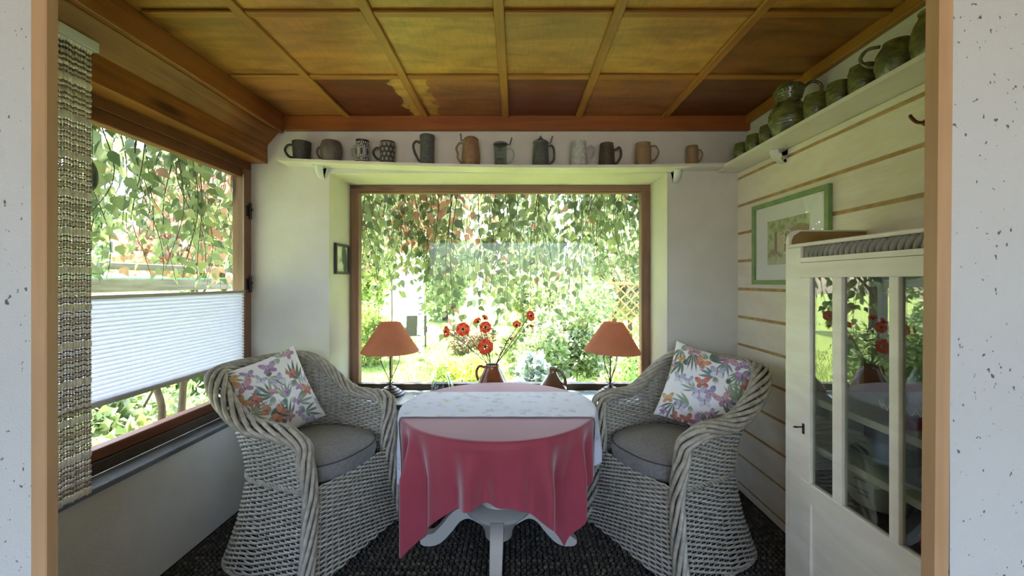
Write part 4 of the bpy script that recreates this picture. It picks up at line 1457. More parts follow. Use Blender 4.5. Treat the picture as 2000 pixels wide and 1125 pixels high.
poppy('pale orange poppy bud low on the boarded wall side of the jug', W(997, 662, 2.97), (.8, -.3, .5), .028, 'bud', 'petal_pale')
poppy('bright red cup-shaped poppy beside the highest outer bloom', W(1009, 636, 2.95), (.1, -.7, .6), .036, 'cup')
poppy('salmon poppy highest and furthest towards the boarded wall', W(1036, 617, 2.98), (.6, -.7, .3), .032, 'open')
poppy('narrow red poppy bud under the furthest salmon bloom', W(1036, 636, 2.98), (.7, -.5, -.2), .026, 'bud')
for i, (dx, dz, lab) in enumerate(((.01, .27, 'feathery grey green filler sprig in the middle of the poppies'), (.12, .19, 'feathery grey green filler sprig leaning towards the boarded wall'), (-.085, .17, 'feathery grey green filler sprig leaning towards the side window'))):
    t = thing('foliage_sprig', lab, 'sprig', (JX, JY, JZ), group='filler sprigs in the jug')
    b = MB(); st = bez([(0, 0, -.1), (dx * .2, .0, .02), (dx * .7, .01, dz * .6), (dx, .015, dz)], 16); b.tube(st, .002, 5); b.build('stem', M['stem_green'], t)
    b = MB(); r = np.random.default_rng(i)
    for k in range(60):
        p = st[int(len(st) * (.45 + .54 * r.random()))]
        d = np.array([r.normal(0, 1), r.normal(0, .7), r.uniform(.1, 1.0)]); d /= np.linalg.norm(d)
        L = r.uniform(.02, .05)
        b.tube([p, p + d * L * .6 + [0, 0, .003], p + d * L], .0013, 4)
    o = b.build('needles', M['dill'], t); o['kind'] = 'stuff'

# ------------------------------------------------------------------ beer mugs on the long shelf
MY = 2.752
def mug_root(label, x, name='beer_mug'):
    return thing(name, label, 'mug', (x, MY, OZ1 + .018 + shelf_dz(x)), group='mugs on the shelf over the window')
def colmat(name, rough=.4, coat=0.0):
    return mat(name, '#ffffff', rough, attr=True, coat=coat)
M['blackclay'] = glaze('black_clay', '#33332f', '#4a4a44', .5, (60, 60, 60), .3)
M['taupe'] = glaze('taupe_glaze', '#6d625a', '#5c534c', .45, (20, 20, 20))
M['tan_clay'] = glaze('tan_clay', '#9c7a5c', '#7d5f46', .35, (30, 30, 30), .5)
M['grey_clay'] = glaze('grey_clay', '#5e625f', '#474b4a', .35, (30, 30, 50), .6)
M['pewter'] = mat('pewter', '#7b7f80', .35, metal=.8)
M['white_relief'] = glaze('white_relief', '#d0d2ce', '#a8aaa6', .3, (60, 60, 60), .9)
M['brown_clay'] = glaze('brown_clay', '#52443a', '#3f352e', .45, (40, 40, 90), .5)
M['sand_clay'] = glaze('sand_clay', '#9a8064', '#86705a', .4, (30, 30, 30), .2)
M['stoneware'] = colmat('painted_stoneware', .3, .2)

def dens(prof, n=40):
    """resample a polyline profile finely so that a print can sit on it"""
    P = np.array(prof, dtype=float)
    d = np.concatenate([[0], np.cumsum(np.linalg.norm(np.diff(P, axis=0), axis=1))])
    s = np.linspace(0, d[-1], n)
    return [(float(np.interp(v, d, P[:, 0])), float(np.interp(v, d, P[:, 1]))) for v in s]

H = .128
t = mug_root('squat black clay cup at the end of the shelf over the side window corner', -1.4225)
vessel(t, smooth_prof([(.046, 0), (.05, .01), (.054, .05), (.058, .10), (.060, H)]), M['blackclay'])
handle(t, loop(.052, .03, .108, .058), .008, M['blackclay'], PI)
t = mug_root('bulbous plain taupe mug', -1.2255)
vessel(t, smooth_prof([(.052, 0), (.060, .02), (.067, .06), (.068, .10), (.060, .132), (.054, .142)]), M['taupe'])
handle(t, loop(.062, .035, .10, .034), .007, M['taupe'], PI)
def pat_white(a, z, r):
    k, w = lin('#3c3f42'), lin('#c8cac6')
    if z > .142: return lin('#26272a')
    if z > .128: return w if int(a / (2 * PI) * 40) % 2 else k
    if z < .022: return w if z < .010 or z > .017 else k
    u = (a / (2 * PI) * 7) % 1.0 - .5; v = (z - .075) / .05
    d = (u / .42) ** 2 + v * v
    if .75 < d < 1.0 or .28 < d < .45: return w
    return w * .9 if d > 1.15 and abs(v) < .95 and abs(u) > .44 else k
t = mug_root('slim white and black patterned stein with oval medallions', -1.02, 'beer_stein')
vessel(t, dens([(.046, 0), (.048, .012), (.044, .03), (.046, .08), (.046, .12), (.041, .145), (.043, .156)], 60), M['stoneware'], n=120, colf=pat_white)
handle(t, loop(.044, .045, .115, .034), .006, M['white_relief'], PI)
def pat_dots(a, z, r):
    k, w = lin('#3d3a39'), lin('#8f8d8a')
    if z > .132: return w * .8 if z < .14 else k
    if z < .012: return w * .6
    row = int((z - .014) / .032); u = (a / (2 * PI) * 11 + .5 * (row % 2)) % 1.0 - .5; v = ((z - .014) / .032) % 1.0 - .5
    return w if (u / .33) ** 2 + (v / .36) ** 2 < 1 else k
t = mug_root('dark mug covered in pale round dots', -.852)
vessel(t, dens([(.048, 0), (.050, .008), (.049, .05), (.050, .13), (.047, .145), (.048, .152)], 60), M['stoneware'], n=120, colf=pat_dots)
handle(t, loop(.047, .04, .11, .048), .008, M['blackclay'], PI)
t = mug_root('tall dark grey relief tankard without lid', -.589, 'beer_stein')
vessel(t, dens([(.049, 0), (.050, .012), (.047, .02), (.047, .17), (.050, .178), (.050, .198), (.047, .203)], 40), M['grey_clay'])
handle(t, [(.045, .155), (.075, .165), (.092, .14), (.086, .10), (.064, .05), (.046, .03)], .008, M['blackclay'], PI)
def stein_lid(t, r, z, hgt, ang, knob=True):
    b = MB(); pr = [(r + .002, z), (r + .004, z + .004), (r, z + .010), (r * .6, z + hgt * .6), (r * .25, z + hgt)]
    if knob: pr += [(r * .12, z + hgt + .006), (r * .18, z + hgt + .012), (.001, z + hgt + .018)]
    else: pr += [(.001, z + hgt + .002)]
    b.lathe(pr, 32, cap=False); o = b.build('lid', M['pewter'], t, auto=True)
    b = MB(); pts = [(r - .002, z + .004), (r + .018, z + .004), (r + .022, z + .02), (r + .030, z + .042), (r + .026, z + .048)]
    b.tube(bez([(x * math.cos(ang), x * math.sin(ang), zz) for x, zz in pts], 14), .0045, 6, r2=.006); b.build('thumb_lift', M['pewter'], o, smooth=True)
t = mug_root('tall tan relief stein with pewter thumb lift and angular handle', -.299, 'beer_stein')
vessel(t, dens([(.062, 0), (.064, .010), (.059, .02), (.062, .06), (.058, .12), (.049, .165), (.046, .175)], 40), M['tan_clay'])
b = MB(); b.lathe([(.048, .175), (.050, .179), (.046, .188), (.03, .198), (.001, .202)], 32, cap=False); o = b.build('lid', M['tan_clay'], t, auto=True)
b = MB(); b.tube(bez([(-.044, 0, .18), (-.064, 0, .178), (-.066, 0, .20), (-.070, 0, .218), (-.064, 0, .222)], 14), .005, 6); b.build('thumb_lift', M['pewter'], o, smooth=True)
handle(t, [(.047, .155), (.075, .16), (.098, .125), (.088, .09), (.088, .06), (.06, .02)], .007, M['tan_clay'], PI)
def pat_glass(a, z, r):
    return lin('#e8ecec')
t = mug_root('clear glass stein with pewter lid and printed dark crest', -.1035, 'beer_stein')
vessel(t, dens([(.046, 0), (.047, .01), (.044, .02), (.044, .15)], 20), M['glassware'], n=40)
b = MB(); 
for k in range(9):
    a = 2 * PI * k / 9; b.lathe([(.002, 0), (.009, .004), (.010, .010), (.006, .018), (.001, .02)], 8, loc=(.042 * math.cos(a), .042 * math.sin(a), 0))
b.build('foot_studs', M['glassware'], t, smooth=True)
M['print_ink'] = mat('print_ink', '#33383a', .5)
b = MB()
for (z, h, hw_) in ((.115, .012, .30), (.10, .006, .42), (.075, .004, .36), (.045, .016, .5), (.034, .008, .6)):
    for k in range(16):
        a = -PI / 2 + hw_ * (-1 + 2 * k / 15); hh_ = h * (.5 + .5 * abs(math.sin(3.1 * k + z * 90)))
        b.box(.0445 * math.cos(a) - .0012, .0445 * math.cos(a) + .0012, .0445 * math.sin(a) - .0006, .0445 * math.sin(a) + .0002, z - hh_ / 2, z + hh_ / 2)
b.build('printed_crest', M['print_ink'], t)
stein_lid(t, .045, .15, .022, 0.0, False)
handle(t, loop(.044, .03, .12, .045), .006, M['glassware'], 0.0)
t = mug_root('grey stein with pointed pewter lid and figures in relief', .163, 'beer_stein')
vessel(t, dens([(.060, 0), (.061, .012), (.057, .02), (.053, .10), (.047, .155), (.047, .162)], 40), M['grey_clay'])
stein_lid(t, .048, .162, .034, 0.0, True)
handle(t, [(.047, .145), (.075, .145), (.088, .115), (.086, .05), (.058, .02)], .008, M['grey_clay'], 0.0)
t = mug_root('white mug with raised relief and swan-neck handle', .4176)
vessel(t, dens([(.050, 0), (.052, .008), (.056, .05), (.052, .11), (.046, .155), (.045, .172)], 40), M['white_relief'])
handle(t, [(.044, .125), (.075, .145), (.10, .125), (.092, .08), (.068, .04), (.06, .01)], .007, M['white_relief'], 0.0)
t = mug_root('dark brown ribbed mug with scrolled handle', .601)
vessel(t, dens([(.055, 0), (.056, .01), (.052, .05), (.050, .10), (.046, .135), (.045, .158)], 40), M['brown_clay'])
handle(t, [(.046, .115), (.07, .125), (.083, .135), (.095, .11), (.092, .07), (.072, .035), (.05, .025)], .008, M['brown_clay'], 0.0)
def pat_crest(a, z, r):
    w, k = lin('#94785c'), lin('#4c3a2e')
    u = (a + PI / 2) * .05; v = z - .075
    d1 = math.hypot(u + .016, v); d2 = math.hypot(u - .016, v)
    if abs(d1 - .013) < .003 or abs(d2 - .013) < .003: return k
    if abs(v) > .030 and abs(v) < .034 and abs(u) < .06: return k
    return w
t = mug_root('sandy mug printed with an interlaced dark crest', .842)
vessel(t, dens([(.052, 0), (.053, .01), (.053, .11), (.047, .14), (.048, .158)], 60), M['stoneware'], n=120, colf=pat_crest)
handle(t, loop(.050, .045, .138, .052), .006, M['sand_clay'], 0.0)
def pat_small(a, z, r):
    w, k = lin('#8f7458'), lin('#54402f')
    u = (a + PI / 2) * .036; v = z - .06
    if abs(u) < .018 and abs(v) < .03: return k if (abs(abs(u) - .015) < .003 or abs(math.hypot(u, v + .004) - .009) < .003) else lin('#a88c70')
    return w
t = mug_root('smallest sandy mug near the pottery corner, printed with a pale shield', 1.168)
vessel(t, dens([(.038, 0), (.040, .008), (.038, .05), (.040, .11), (.036, .125), (.037, .132)], 60), M['stoneware'], n=120, colf=pat_small)
handle(t, loop(.038, .035, .105, .03), .005, M['sand_clay'], 0.0)

# ------------------------------------------------------------------ green pottery on the side shelf
M['green_glaze'] = glaze('green_glaze', '#75773c', '#434c2e', .16, (26, 26, 40), .25, coat=.5)
GZ = OZ1 + .018
def green(label, name, cat, x, y): return thing(name, label, cat, (x, y, GZ), group='green pottery on the side shelf')
cup = smooth_prof([(.030, 0), (.038, .012), (.046, .05), (.046, .085), (.040, .118)])
def green_cup(label, x, y, s):
    t = green(label, 'pottery_cup', 'cup', x, y)
    vessel(t, [(r * s, z * s) for r, z in cup], M['green_glaze'], ribs=0)
    for z in (.03, .075, .095):
        b = MB(); rr = float(np.interp(z, [p[1] for p in cup], [p[0] for p in cup])) * s
        b.tube([(rr * math.cos(a), rr * math.sin(a), z * s) for a in np.linspace(0, 2 * PI, 32, endpoint=False)], .0018, 5, closed=True); b.build('ridge', M['green_glaze'], t, smooth=True)
    return t
green_cup('smallest green cup, in the corner where the shelves meet', 1.425, 2.62, .98)
green_cup('green cup second from the corner of the shelves', 1.42, 2.475, 1.0)
green_cup('green cup standing just before the big green jug', 1.42, 2.335, 1.02)
t = green('big bulbous green jug with collar neck on the side shelf', 'pottery_jug', 'jug', 1.425, 2.165)
vessel(t, smooth_prof([(.052, 0), (.072, .015), (.09, .06), (.094, .10), (.082, .145), (.058, .172), (.052, .185), (.060, .215), (.068, .245), (.064, .262)], 54), M['green_glaze'], n=48)
for z, rr in ((.05, .0885), (.065, .092), (.12, .092), (.135, .087)):
    b = MB(); b.tube([(rr * math.cos(a), rr * math.sin(a), z) for a in np.linspace(0, 2 * PI, 40, endpoint=False)], .0022, 5, closed=True); b.build('ridge', M['green_glaze'], t, smooth=True)
b = MB()
for row in range(4):
    z = .198 + row * .014; rr = .0555 + row * .0038
    for k in range(26):
        a = 2 * PI * (k + .5 * (row % 2)) / 26
        b.lathe([(.001, -.005), (.0045, -.002), (.0045, .002), (.001, .005)], 5, loc=(rr * math.cos(a), rr * math.sin(a), z), cap=False)
o = b.build('knobbed_collar', M['green_glaze'], t, smooth=True)
handle(t, [(.06, .245), (.10, .268), (.135, .245), (.135, .20), (.11, .165), (.084, .145)], .008, M['green_glaze'], -.5)
green_cup('green cup under the handle of the big green jug', 1.42, 1.965, 1.10)
green_cup('green cup between two larger mugs in the middle of the side shelf', 1.42, 1.825, 1.02)
t = green_cup('green mug with loop handle towards the green pitcher', 1.42, 1.70, 1.08)
handle(t, loop(.046, .06, .125, .045), .006, M['green_glaze'], -.65)
t = green('green round pitcher with two loop handles', 'pottery_pitcher', 'pitcher', 1.42, 1.545)
vessel(t, smooth_prof([(.042, 0), (.058, .015), (.068, .06), (.062, .10), (.045, .128), (.042, .14)], 36), M['green_glaze'], n=40)
handle(t, loop(.05, .07, .14, .05), .0065, M['green_glaze'], -.7)
handle(t, loop(.05, .07, .14, .055), .0065, M['green_glaze'], PI - .75)
t = green('green jug at the near end of the side shelf, half hidden by the door post', 'pottery_jug', 'jug', 1.42, 1.40)
vessel(t, smooth_prof([(.045, 0), (.062, .015), (.07, .07), (.060, .12), (.046, .15), (.048, .165)], 36), M['green_glaze'], n=40)
handle(t, loop(.058, .05, .13, .045), .0065, M['green_glaze'], -PI / 2)

# ------------------------------------------------------------------ garden
GND = -0.7
M['lawn'] = mat('lawn', '#8c9c48', .9, col2='#748a38', nscale=(.9, .9, .9), detail=8, bump=.5, bscale=(30, 30, 30))
b = MB()
n = 60
Xg, Yg = np.meshgrid(np.linspace(-34, 34, n), np.linspace(-20, 44, n))
Zg = GND + .10 * np.sin(Xg * .35 + 1) * np.sin(Yg * .3) + .02 * np.maximum(0, Yg - 10) - .3 * np.exp(-((Xg) ** 2 + (Yg - 0) ** 2) / 8)
o = obj_np('ground', np.stack([Xg.ravel(), Yg.ravel(), Zg.ravel()], 1), grid_faces(n, n), M['lawn'], smooth=True)
struct(o)
M['paving'] = mat('paving', '#b4aea4', .9, col2='#a09a90', nscale=(2, 2, 2))
b = MB(); b.box(-8, 8, -14, -3.4, -.5, -.15); struct(b.build('terrace', M['paving']))  # unseen slab, added so light bounced in from the rear is grey, not green
def gz(x, y):
    return GND + .10 * math.sin(x * .35 + 1) * math.sin(y * .3) + .02 * max(0, y - 10)

M['leaf'] = mat('leaf', '#ffffff', .5, attr=True, transl=.5, spec=.3)
M['bark'] = mat('bark', '#6d5c4c', .9, col2='#4a3c30', nscale=(20, 20, 4), bump=.6)
M['birch'] = mat('birch_bark', '#d6d2ca', .8, col2='#5a544e', nscale=(6, 6, 24), contrast=(.58, .64))
M['fence_wood'] = mat('weathered_wood', '#857f78', .85, col2='#6a645e', nscale=(3, 3, 30))
M['trellis_wood'] = mat('trellis_wood', '#c09a6a', .8, col2='#a8835a', nscale=(12, 12, 12))
M['eave'] = mat('eave_board', '#8a6a4c', .8, col2='#6e5238', nscale=(3, 20, 20))

def rand_frames(n, rng, tilt=None):
    d = rng.normal(size=(n, 3)); d /= np.linalg.norm(d, axis=1, keepdims=True)
    if tilt is not None:
        d = d * .55 + np.array(tilt); d /= np.linalg.norm(d, axis=1, keepdims=True)
    q = rng.normal(size=(n, 3)); q -= d * np.sum(d * q, 1, keepdims=True); q /= np.linalg.norm(q, axis=1, keepdims=True)
    return d, q, np.cross(d, q)      # leaf axis, side axis, normal
LEAF5 = np.array([(0, 0, 0), (.26, -.36, .07), (.26, .36, .07), (.42, 0, -.03), (1, 0, -.12)])       # along, side, normal
LEAF5F = np.array([(0, 1, 3), (0, 3, 2), (1, 4, 3), (3, 4, 2)])
LEAF4 = np.array([(0, 0, 0), (.45, -.32, .05), (1, 0, -.08), (.45, .32, .05)])
LEAF4F = np.array([(0, 1, 2, 3)])
def leaf_array(P, size, cols, rng, shape=LEAF4, faces=LEAF4F, tilt=None):
    n = len(P)
    d, q, w = rand_frames(n, rng, tilt)
    s = (size * rng.uniform(.65, 1.25, n))[:, None, None]
    k = len(shape)
    V = P[:, None, :] + s * (shape[None, :, 0:1] * d[:, None, :] + shape[None, :, 1:2] * q[:, None, :] + shape[None, :, 2:3] * w[:, None, :])
    F = (faces[None] + (np.arange(n) * k)[:, None, None]).reshape(-1, faces.shape[1])
    return V.reshape(-1, 3), F, np.repeat(cols, k, 0)
def soft(c, k=.22):
    c = lin(c)
    return c * (1 - k) + (.3 * c[0] + .59 * c[1] + .11 * c[2]) * k
def palette(n, rng, names, jitter=.18):
    base = np.array([soft(c) for c in names])[rng.integers(len(names), size=n)]
    return base * (1 + jitter * rng.normal(size=(n, 1))).clip(.4, 1.7)

def blob_points(n, rng, rx, ry, rz, clumps=14, hollow=.55):
    c = rng.normal(size=(clumps, 3)); c /= np.linalg.norm(c, axis=1, keepdims=True); c *= rng.uniform(.35, .8, (clumps, 1))
    k = rng.integers(clumps, size=n)
    d = rng.normal(size=(n, 3)); d /= np.linalg.norm(d, axis=1, keepdims=True)
    r = rng.uniform(hollow, 1, n)[:, None] * rng.uniform(.28, .42, clumps)[k][:, None]
    return (c[k] + d * r) * np.array([rx, ry, rz])

def shrub(name, label, cat, x, y, rx, ry, rz, n, size, cols, seed, base=None, flowers=None, group='shrubs in the garden', tilt=None, trunk=None, zc=None, bark='bark'):
    rng = np.random.default_rng(seed)
    g = gz(x, y)
    t = thing(name, label, cat, (x, y, g), group=group)
    h = (zc - g) if zc is not None else rz * .85
    P = blob_points(n, rng, rx, ry, rz) + np.array([0, 0, h])
    P = P[P[:, 2] > .02]
    C = palette(len(P), rng, cols)
    V, F, C = leaf_array(P, size, C, rng, tilt=tilt)
    obj_np('foliage', V, F, M['leaf'], t, C, kind='stuff')
    b = MB()
    if trunk:
        pts = bez([(0, 0, -.1), (rng.uniform(-.1, .1), rng.uniform(-.1, .1), h * .5), (rng.uniform(-.2, .2), 0, h)], 12)
        b.tube(pts, np.linspace(trunk, trunk * .5, len(pts)), 10)
        b.build('trunk', M[bark], t, smooth=True)
        for k in range(6):
            a = rng.uniform(0, 2 * PI); z0 = h * rng.uniform(.5, .95)
            e = np.array([rx * .6 * math.cos(a), ry * .6 * math.sin(a), h + rz * rng.uniform(-.1, .6)])
            bb = MB(); pp = bez([(0, 0, z0), e * .5 + [0, 0, z0 * .5], e], 10)
            bb.tube(pp, np.linspace(trunk * .4, trunk * .1, len(pp)), 6); bb.build('branch', M[bark], t, smooth=True)
    else:
        for k in range(5):
            a = rng.uniform(0, 2 * PI)
            bb = MB(); bb.tube(bez([(.05 * math.cos(a), .05 * math.sin(a), -.05), (rx * .2 * math.cos(a), ry * .2 * math.sin(a), h * .6), (rx * .45 * math.cos(a), ry * .45 * math.sin(a), h + rz * .3)], 8), .012, 5)
            bb.build('stem', M['bark'], t)
    if flowers:
        fc, fn, fs = flowers
        P = blob_points(fn, rng, rx * 1.03, ry * 1.03, rz * 1.03, hollow=.9) + np.array([0, 0, h])
        P = P[P[:, 2] > .1]
        V, F, C = leaf_array(P, fs, palette(len(P), rng, fc, .08), rng)
        obj_np('blossom', V, F, M['leaf'], t, C, kind='stuff')
    return t
YG = ['#98ac3c', '#a8b848', '#829a34', '#b8c256']
LG = ['#86a250', '#98ae60', '#729244', '#a8b872']
MG = ['#6d8f40', '#84a452', '#5a7c36', '#98b062']
PG = ['#9cae7c', '#b2be94', '#869c6a', '#c2c8a6']
RD = ['#d09078', '#dca48c', '#c88470', '#e0b49c', '#b09070', '#a8a070']
# tall trees at the end of the garden
for i, (x, y, rx, rz, zc, cols, lab) in enumerate((
        (-15, 13, 2.0, 3.0, 2.6, MG, 'broad green tree furthest towards the side window end of the garden'),
        (-11, 15.5, 1.95, 2.8, 2.4, LG, 'light green tree seen through the side window over the fence'),
        (-7.2, 18, 1.9, 2.6, 2.3, YG, 'yellow green tree beyond the lawn, behind the birch'),
        (-3.4, 20, 1.9, 2.4, 2.2, LG, 'light green tree closing the end of the lawn'),
        (0.4, 19, 1.85, 2.8, 2.4, PG, 'pale green tree behind the middle of the flower bed'),
        (4.2, 18, 1.9, 3.0, 2.8, LG, 'tall light green tree behind the trellis'),
        (8.2, 16, 1.95, 3.0, 2.7, MG, 'mid green tree beyond the trellis at the garden edge'))):
    shrub('tree', lab, 'tree', x, y, rx, rx, rz, 5200, .26, cols, 100 + i, zc=zc, trunk=.16, group='trees at the end of the garden')
# nearer shrubs
shrub('shrub', 'flowering pale shrub in the middle of the bed beyond the window', 'shrub', 1.0, 7.4, .95, .9, 1.15, 8000, .10, PG + LG, 11, flowers=(['#e8d08c', '#f0e8d0', '#e0b070'], 240, .08))
shrub('shrub', 'light green shrub beside the trellis', 'shrub', 1.75, 6.0, .55, .5, .60, 4500, .085, LG, 12, flowers=(['#f4f0e4', '#e8c878'], 140, .06))
shrub('shrub', 'tall pale green shrub behind the poppies', 'shrub', .25, 9.6, 1.3, 1.0, 1.55, 8000, .12, PG + YG, 13, flowers=(['#f0e0c0', '#e8a860'], 150, .09))
shrub('shrub', 'large pale bush with pinkish tips above the trellis', 'shrub', 2.9, 10.5, 1.4, 1.2, 1.6, 8000, .12, PG + ['#d0a890'], 14, zc=1.4, trunk=.07)
shrub('shrub', 'low bright yellow green shrub behind the glass carafe', 'shrub', -.74, 5.4, .55, .45, .62, 5600, .06, ['#c8d03c', '#b4c430', '#d8dc58'], 15)
shrub('shrub', 'rounded yellow shrub beyond the lawn, behind the lamp by the side window', 'shrub', -3.9, 10.5, 1.0, .9, .85, 6000, .10, YG, 16)
shrub('shrub', 'low green shrub with yellow flowers just outside the sill', 'shrub', .50, 4.9, .42, .4, .50, 4200, .07, LG + PG, 17, flowers=(['#e8c860', '#f0e8d8'], 120, .05))
shrub('shrub', 'bright fresh green shrub outside, behind the tilted lamp', 'shrub', 1.35, 4.7, .45, .4, .62, 4600, .06, ['#8cb83c', '#a0c850', '#7aa834'], 18)
shrub('shrub', 'bluish leaved plant outside, behind the jug of poppies', 'shrub', .22, 6.3, .45, .4, .55, 2600, .12, ['#a8b8a8', '#90a89a', '#b8c4b4'], 19)
shrub('shrub', 'red flowering shrub at the edge of the lawn', 'shrub', -1.35, 12.0, .9, .6, .6, 4000, .09, ['#c8a48c', '#b89a74', '#a8b070'], 20, flowers=(['#d87c6c', '#e8b0a0'], 150, .1))
shrub('tree', 'orange red leaved tree seen high in the big window', 'tree', -2.7, 9.0, 1.15, .9, .95, 3600, .15, RD, 21, zc=3.0, trunk=.02, group='trees in the garden')
shrub('tree', 'orange red leaved tree seen high in the side window', 'tree', -6.3, 8.2, 1.3, 1.1, 1.3, 4200, .17, RD, 22, zc=2.6, trunk=.06, group='trees in the garden')
shrub('tree', 'slim white birch at the edge of the lawn', 'tree', -2.55, 11.0, .9, .8, .9, 2600, .10, LG, 23, zc=3.4, trunk=.10, group='trees in the garden', bark='birch')
# beds outside the side window
shrub('shrub', 'leafy green plant low outside the side window', 'shrub', -2.75, 2.75, .45, .5, .62, 4200, .10, LG + YG, 31)
shrub('shrub', 'yellow flowering plant low outside the side window, nearest the bead curtain', 'shrub', -2.7, 1.95, .4, .45, .55, 3600, .10, YG + LG, 32, flowers=(['#f0d850', '#f4e8c0'], 40, .07))
shrub('shrub', 'broad pale bush below the garden fence', 'shrub', -4.3, 4.3, .9, 1.0, .85, 6000, .11, PG + LG, 33, flowers=(['#f4f0ea'], 80, .08))
shrub('shrub', 'yellow green bush behind the garden fence', 'shrub', -6.0, 5.2, 1.1, 1.2, 1.0, 6000, .13, YG, 34)
shrub('shrub', 'dense green bush left of the fence posts', 'shrub', -5.2, 7.2, 1.1, 1.1, 1.15, 6000, .13, MG, 35)
shrub('shrub', 'tall green bush towards the corner between the windows', 'shrub', -3.6, 6.6, .8, .8, 1.0, 5000, .10, LG, 36)

# grass tufts on the lawn
def grass():
    rng = np.random.default_rng(3)
    n = 22000
    X = rng.uniform(-6.5, 1.5, n); Y = rng.uniform(4.2, 15, n)
    Z = np.array([gz(a, c) for a, c in zip(X, Y)])
    P = np.stack([X, Y, Z], 1)
    V, F, C = leaf_array(P, .085, palette(n, rng, ['#7f9a3c', '#94aa48', '#6c8832', '#a8b654'], .12), rng, np.array([(0, -.1, 0), (0, .1, 0), (1, 0, 0)]), np.array([(0, 1, 2)]), tilt=(0, 0, 1.2))
    o = obj_np('grass', V, F, M['leaf'], None, C, kind='stuff')
    tag(o, 'sunlit lawn grass beyond the big window', 'grass')
grass()

# climbing vine: hanging tendrils with pointed leaves, the 300 largest as single leaves
LEAFV = np.array([(0, 0, 0), (.10, -.24, .05), (.10, .24, .05), (.38, -.34, .06), (.38, .34, .06), (.40, 0, -.03), (.72, -.14, .0), (.72, .14, .0), (1, 0, -.12)])
LEAFVF = np.array([(0, 1, 5), (0, 5, 2), (1, 3, 5), (2, 5, 4), (3, 6, 5), (4, 5, 7), (6, 8, 5), (7, 5, 8)])
VC = ['#7d9058', '#90a262', '#6a8050', '#a0ae68', '#809260', '#62754e']
leaf_meshes = []
for c in VC + ['#c08868', '#cc9c78']:
    me = mesh_np('leaf', LEAFV[:, [1, 0, 2]] * np.array([1, -1, 1]), LEAFVF, np.tile(soft(c), (9, 1)))
    me.materials.append(M['leaf']); leaf_meshes.append(me)
def vine(label, loc, strands, seed, red):
    rng = np.random.default_rng(seed)
    t = thing('climbing_vine', label, 'vine', loc)
    L = []
    for (x, y, z0, length, sway) in strands:
        m = 14
        s = np.linspace(0, 1, m)
        Pn = np.stack([x + sway * s ** 1.5 * .3 + .03 * np.sin(6 * s + x * 9), y + .05 * np.sin(5 * s + y * 17) + .08 * s * rng.uniform(-1, 1), z0 - length * s], 1)
        b = MB(); b.tube(Pn, np.linspace(.004, .0018, m), 5); b.build('tendril', M['bark'], t)
        cnt = int(length / .052)
        for k in range(cnt):
            q = (k + rng.random()) / cnt
            p = np.array([np.interp(q, s, Pn[:, i]) for i in range(3)])
            side = 1 if k % 2 else -1
            p = p + np.array([side * rng.uniform(.01, .06), rng.uniform(-.05, .05), rng.uniform(-.02, .02)])
            L.append((p, rng.uniform(.07, .125) * (1 - .25 * q), side))
    rng.shuffle(L) if False else None
    order = np.argsort([-l[1] for l in L])
    VV = []; FF = []; CC = []; base = 0
    for rank, i in enumerate(order):
        p, s, side = L[i]
        ax = Vector((side * rng.uniform(.05, .9), rng.normal(0, .35), -rng.uniform(.35, 1.1))).normalized()
        nn = Vector((rng.normal(0, .5), -rng.uniform(.3, 1), rng.uniform(0, .9)))
        nn = (nn - ax * nn.dot(ax)).normalized()
        sd = ax.cross(nn)
        isred = rng.random() < red(p)
        ci = (6 + int(rng.integers(2))) if isred else int(rng.integers(6))
        if rank < 300:
            o = link('leaf', leaf_meshes[ci], t)
            mt = Matrix((sd, -ax, nn)).transposed().to_4x4()
            o.matrix_local = Matrix.Translation(p) @ mt @ Matrix.Scale(float(s), 4)
        else:
            A = np.array(ax); Nn = np.array(nn); S = np.array(sd)
            VV.append(p + s * (LEAFV[:, :1] * A + LEAFV[:, 1:2] * S + LEAFV[:, 2:] * Nn)); FF.append(LEAFVF + base); base += 9
            CC.append(np.tile(soft((VC + ['#c08868', '#cc9c78'])[ci]) * rng.uniform(.8, 1.2), (9, 1)))
    if VV:
        obj_np('leaves', np.vstack(VV), np.vstack(FF), M['leaf'], t, np.vstack(CC), kind='stuff')
    return t
rng = np.random.default_rng(77)
st = []
for k in range(195):
    x = rng.uniform(-1.55, 1.35)
    y = rng.uniform(.10, .95)
    env = np.interp(x, [-1.6, -1.2, -.9, -.65, -.45, -.2, .1, .4, .7, 1.0, 1.4], [1.05, 1.05, .95, 1.15, 1.55, 1.25, 1.10, 1.1, .95, .75, .7])
    dense = rng.random()
    ln = env * (rng.uniform(.3, .75) if dense < .62 else rng.uniform(.7, 1.05))
    st.append((x, y, 1.70, ln + .25 , rng.uniform(-.4, .4)))
vine('leafy climbing vine hanging outside the big window', (0, YF + .2, .75), st, 5, lambda p: .35 if (-1.1 < p[0] < -.3 and p[2] > 1.0) else .02)
st = []
for k in range(145):
    y = rng.uniform(-.5, 2.6)
    x = rng.uniform(-.95, -.24)
    env = np.interp(y, [-.5, .3, .8, 1.4, 2.6], [.85, .95, .85, 1.0, 1.05])
    ln = env * rng.uniform(.35, 1.0)
    st.append((x, y, 1.72, ln + .2, rng.uniform(-.3, .3)))
vine('leafy climbing vine hanging outside the side window', (-1.9, 2.0, .72), st, 6, lambda p: .3 if p[1] > 1.0 else .02)

# unseen eaves, added to keep sun out of the windows; vines hang from them
b = MB(); b.box(-2.42, 2.0, YF + .16, YF + .62, 2.47, 2.52); struct(b.build('trim_11', M['eave']))
b = MB(); b.box(-2.42, -1.95, .9, YF + .16, 2.47, 2.52); struct(b.build('trim_12', M['eave']))

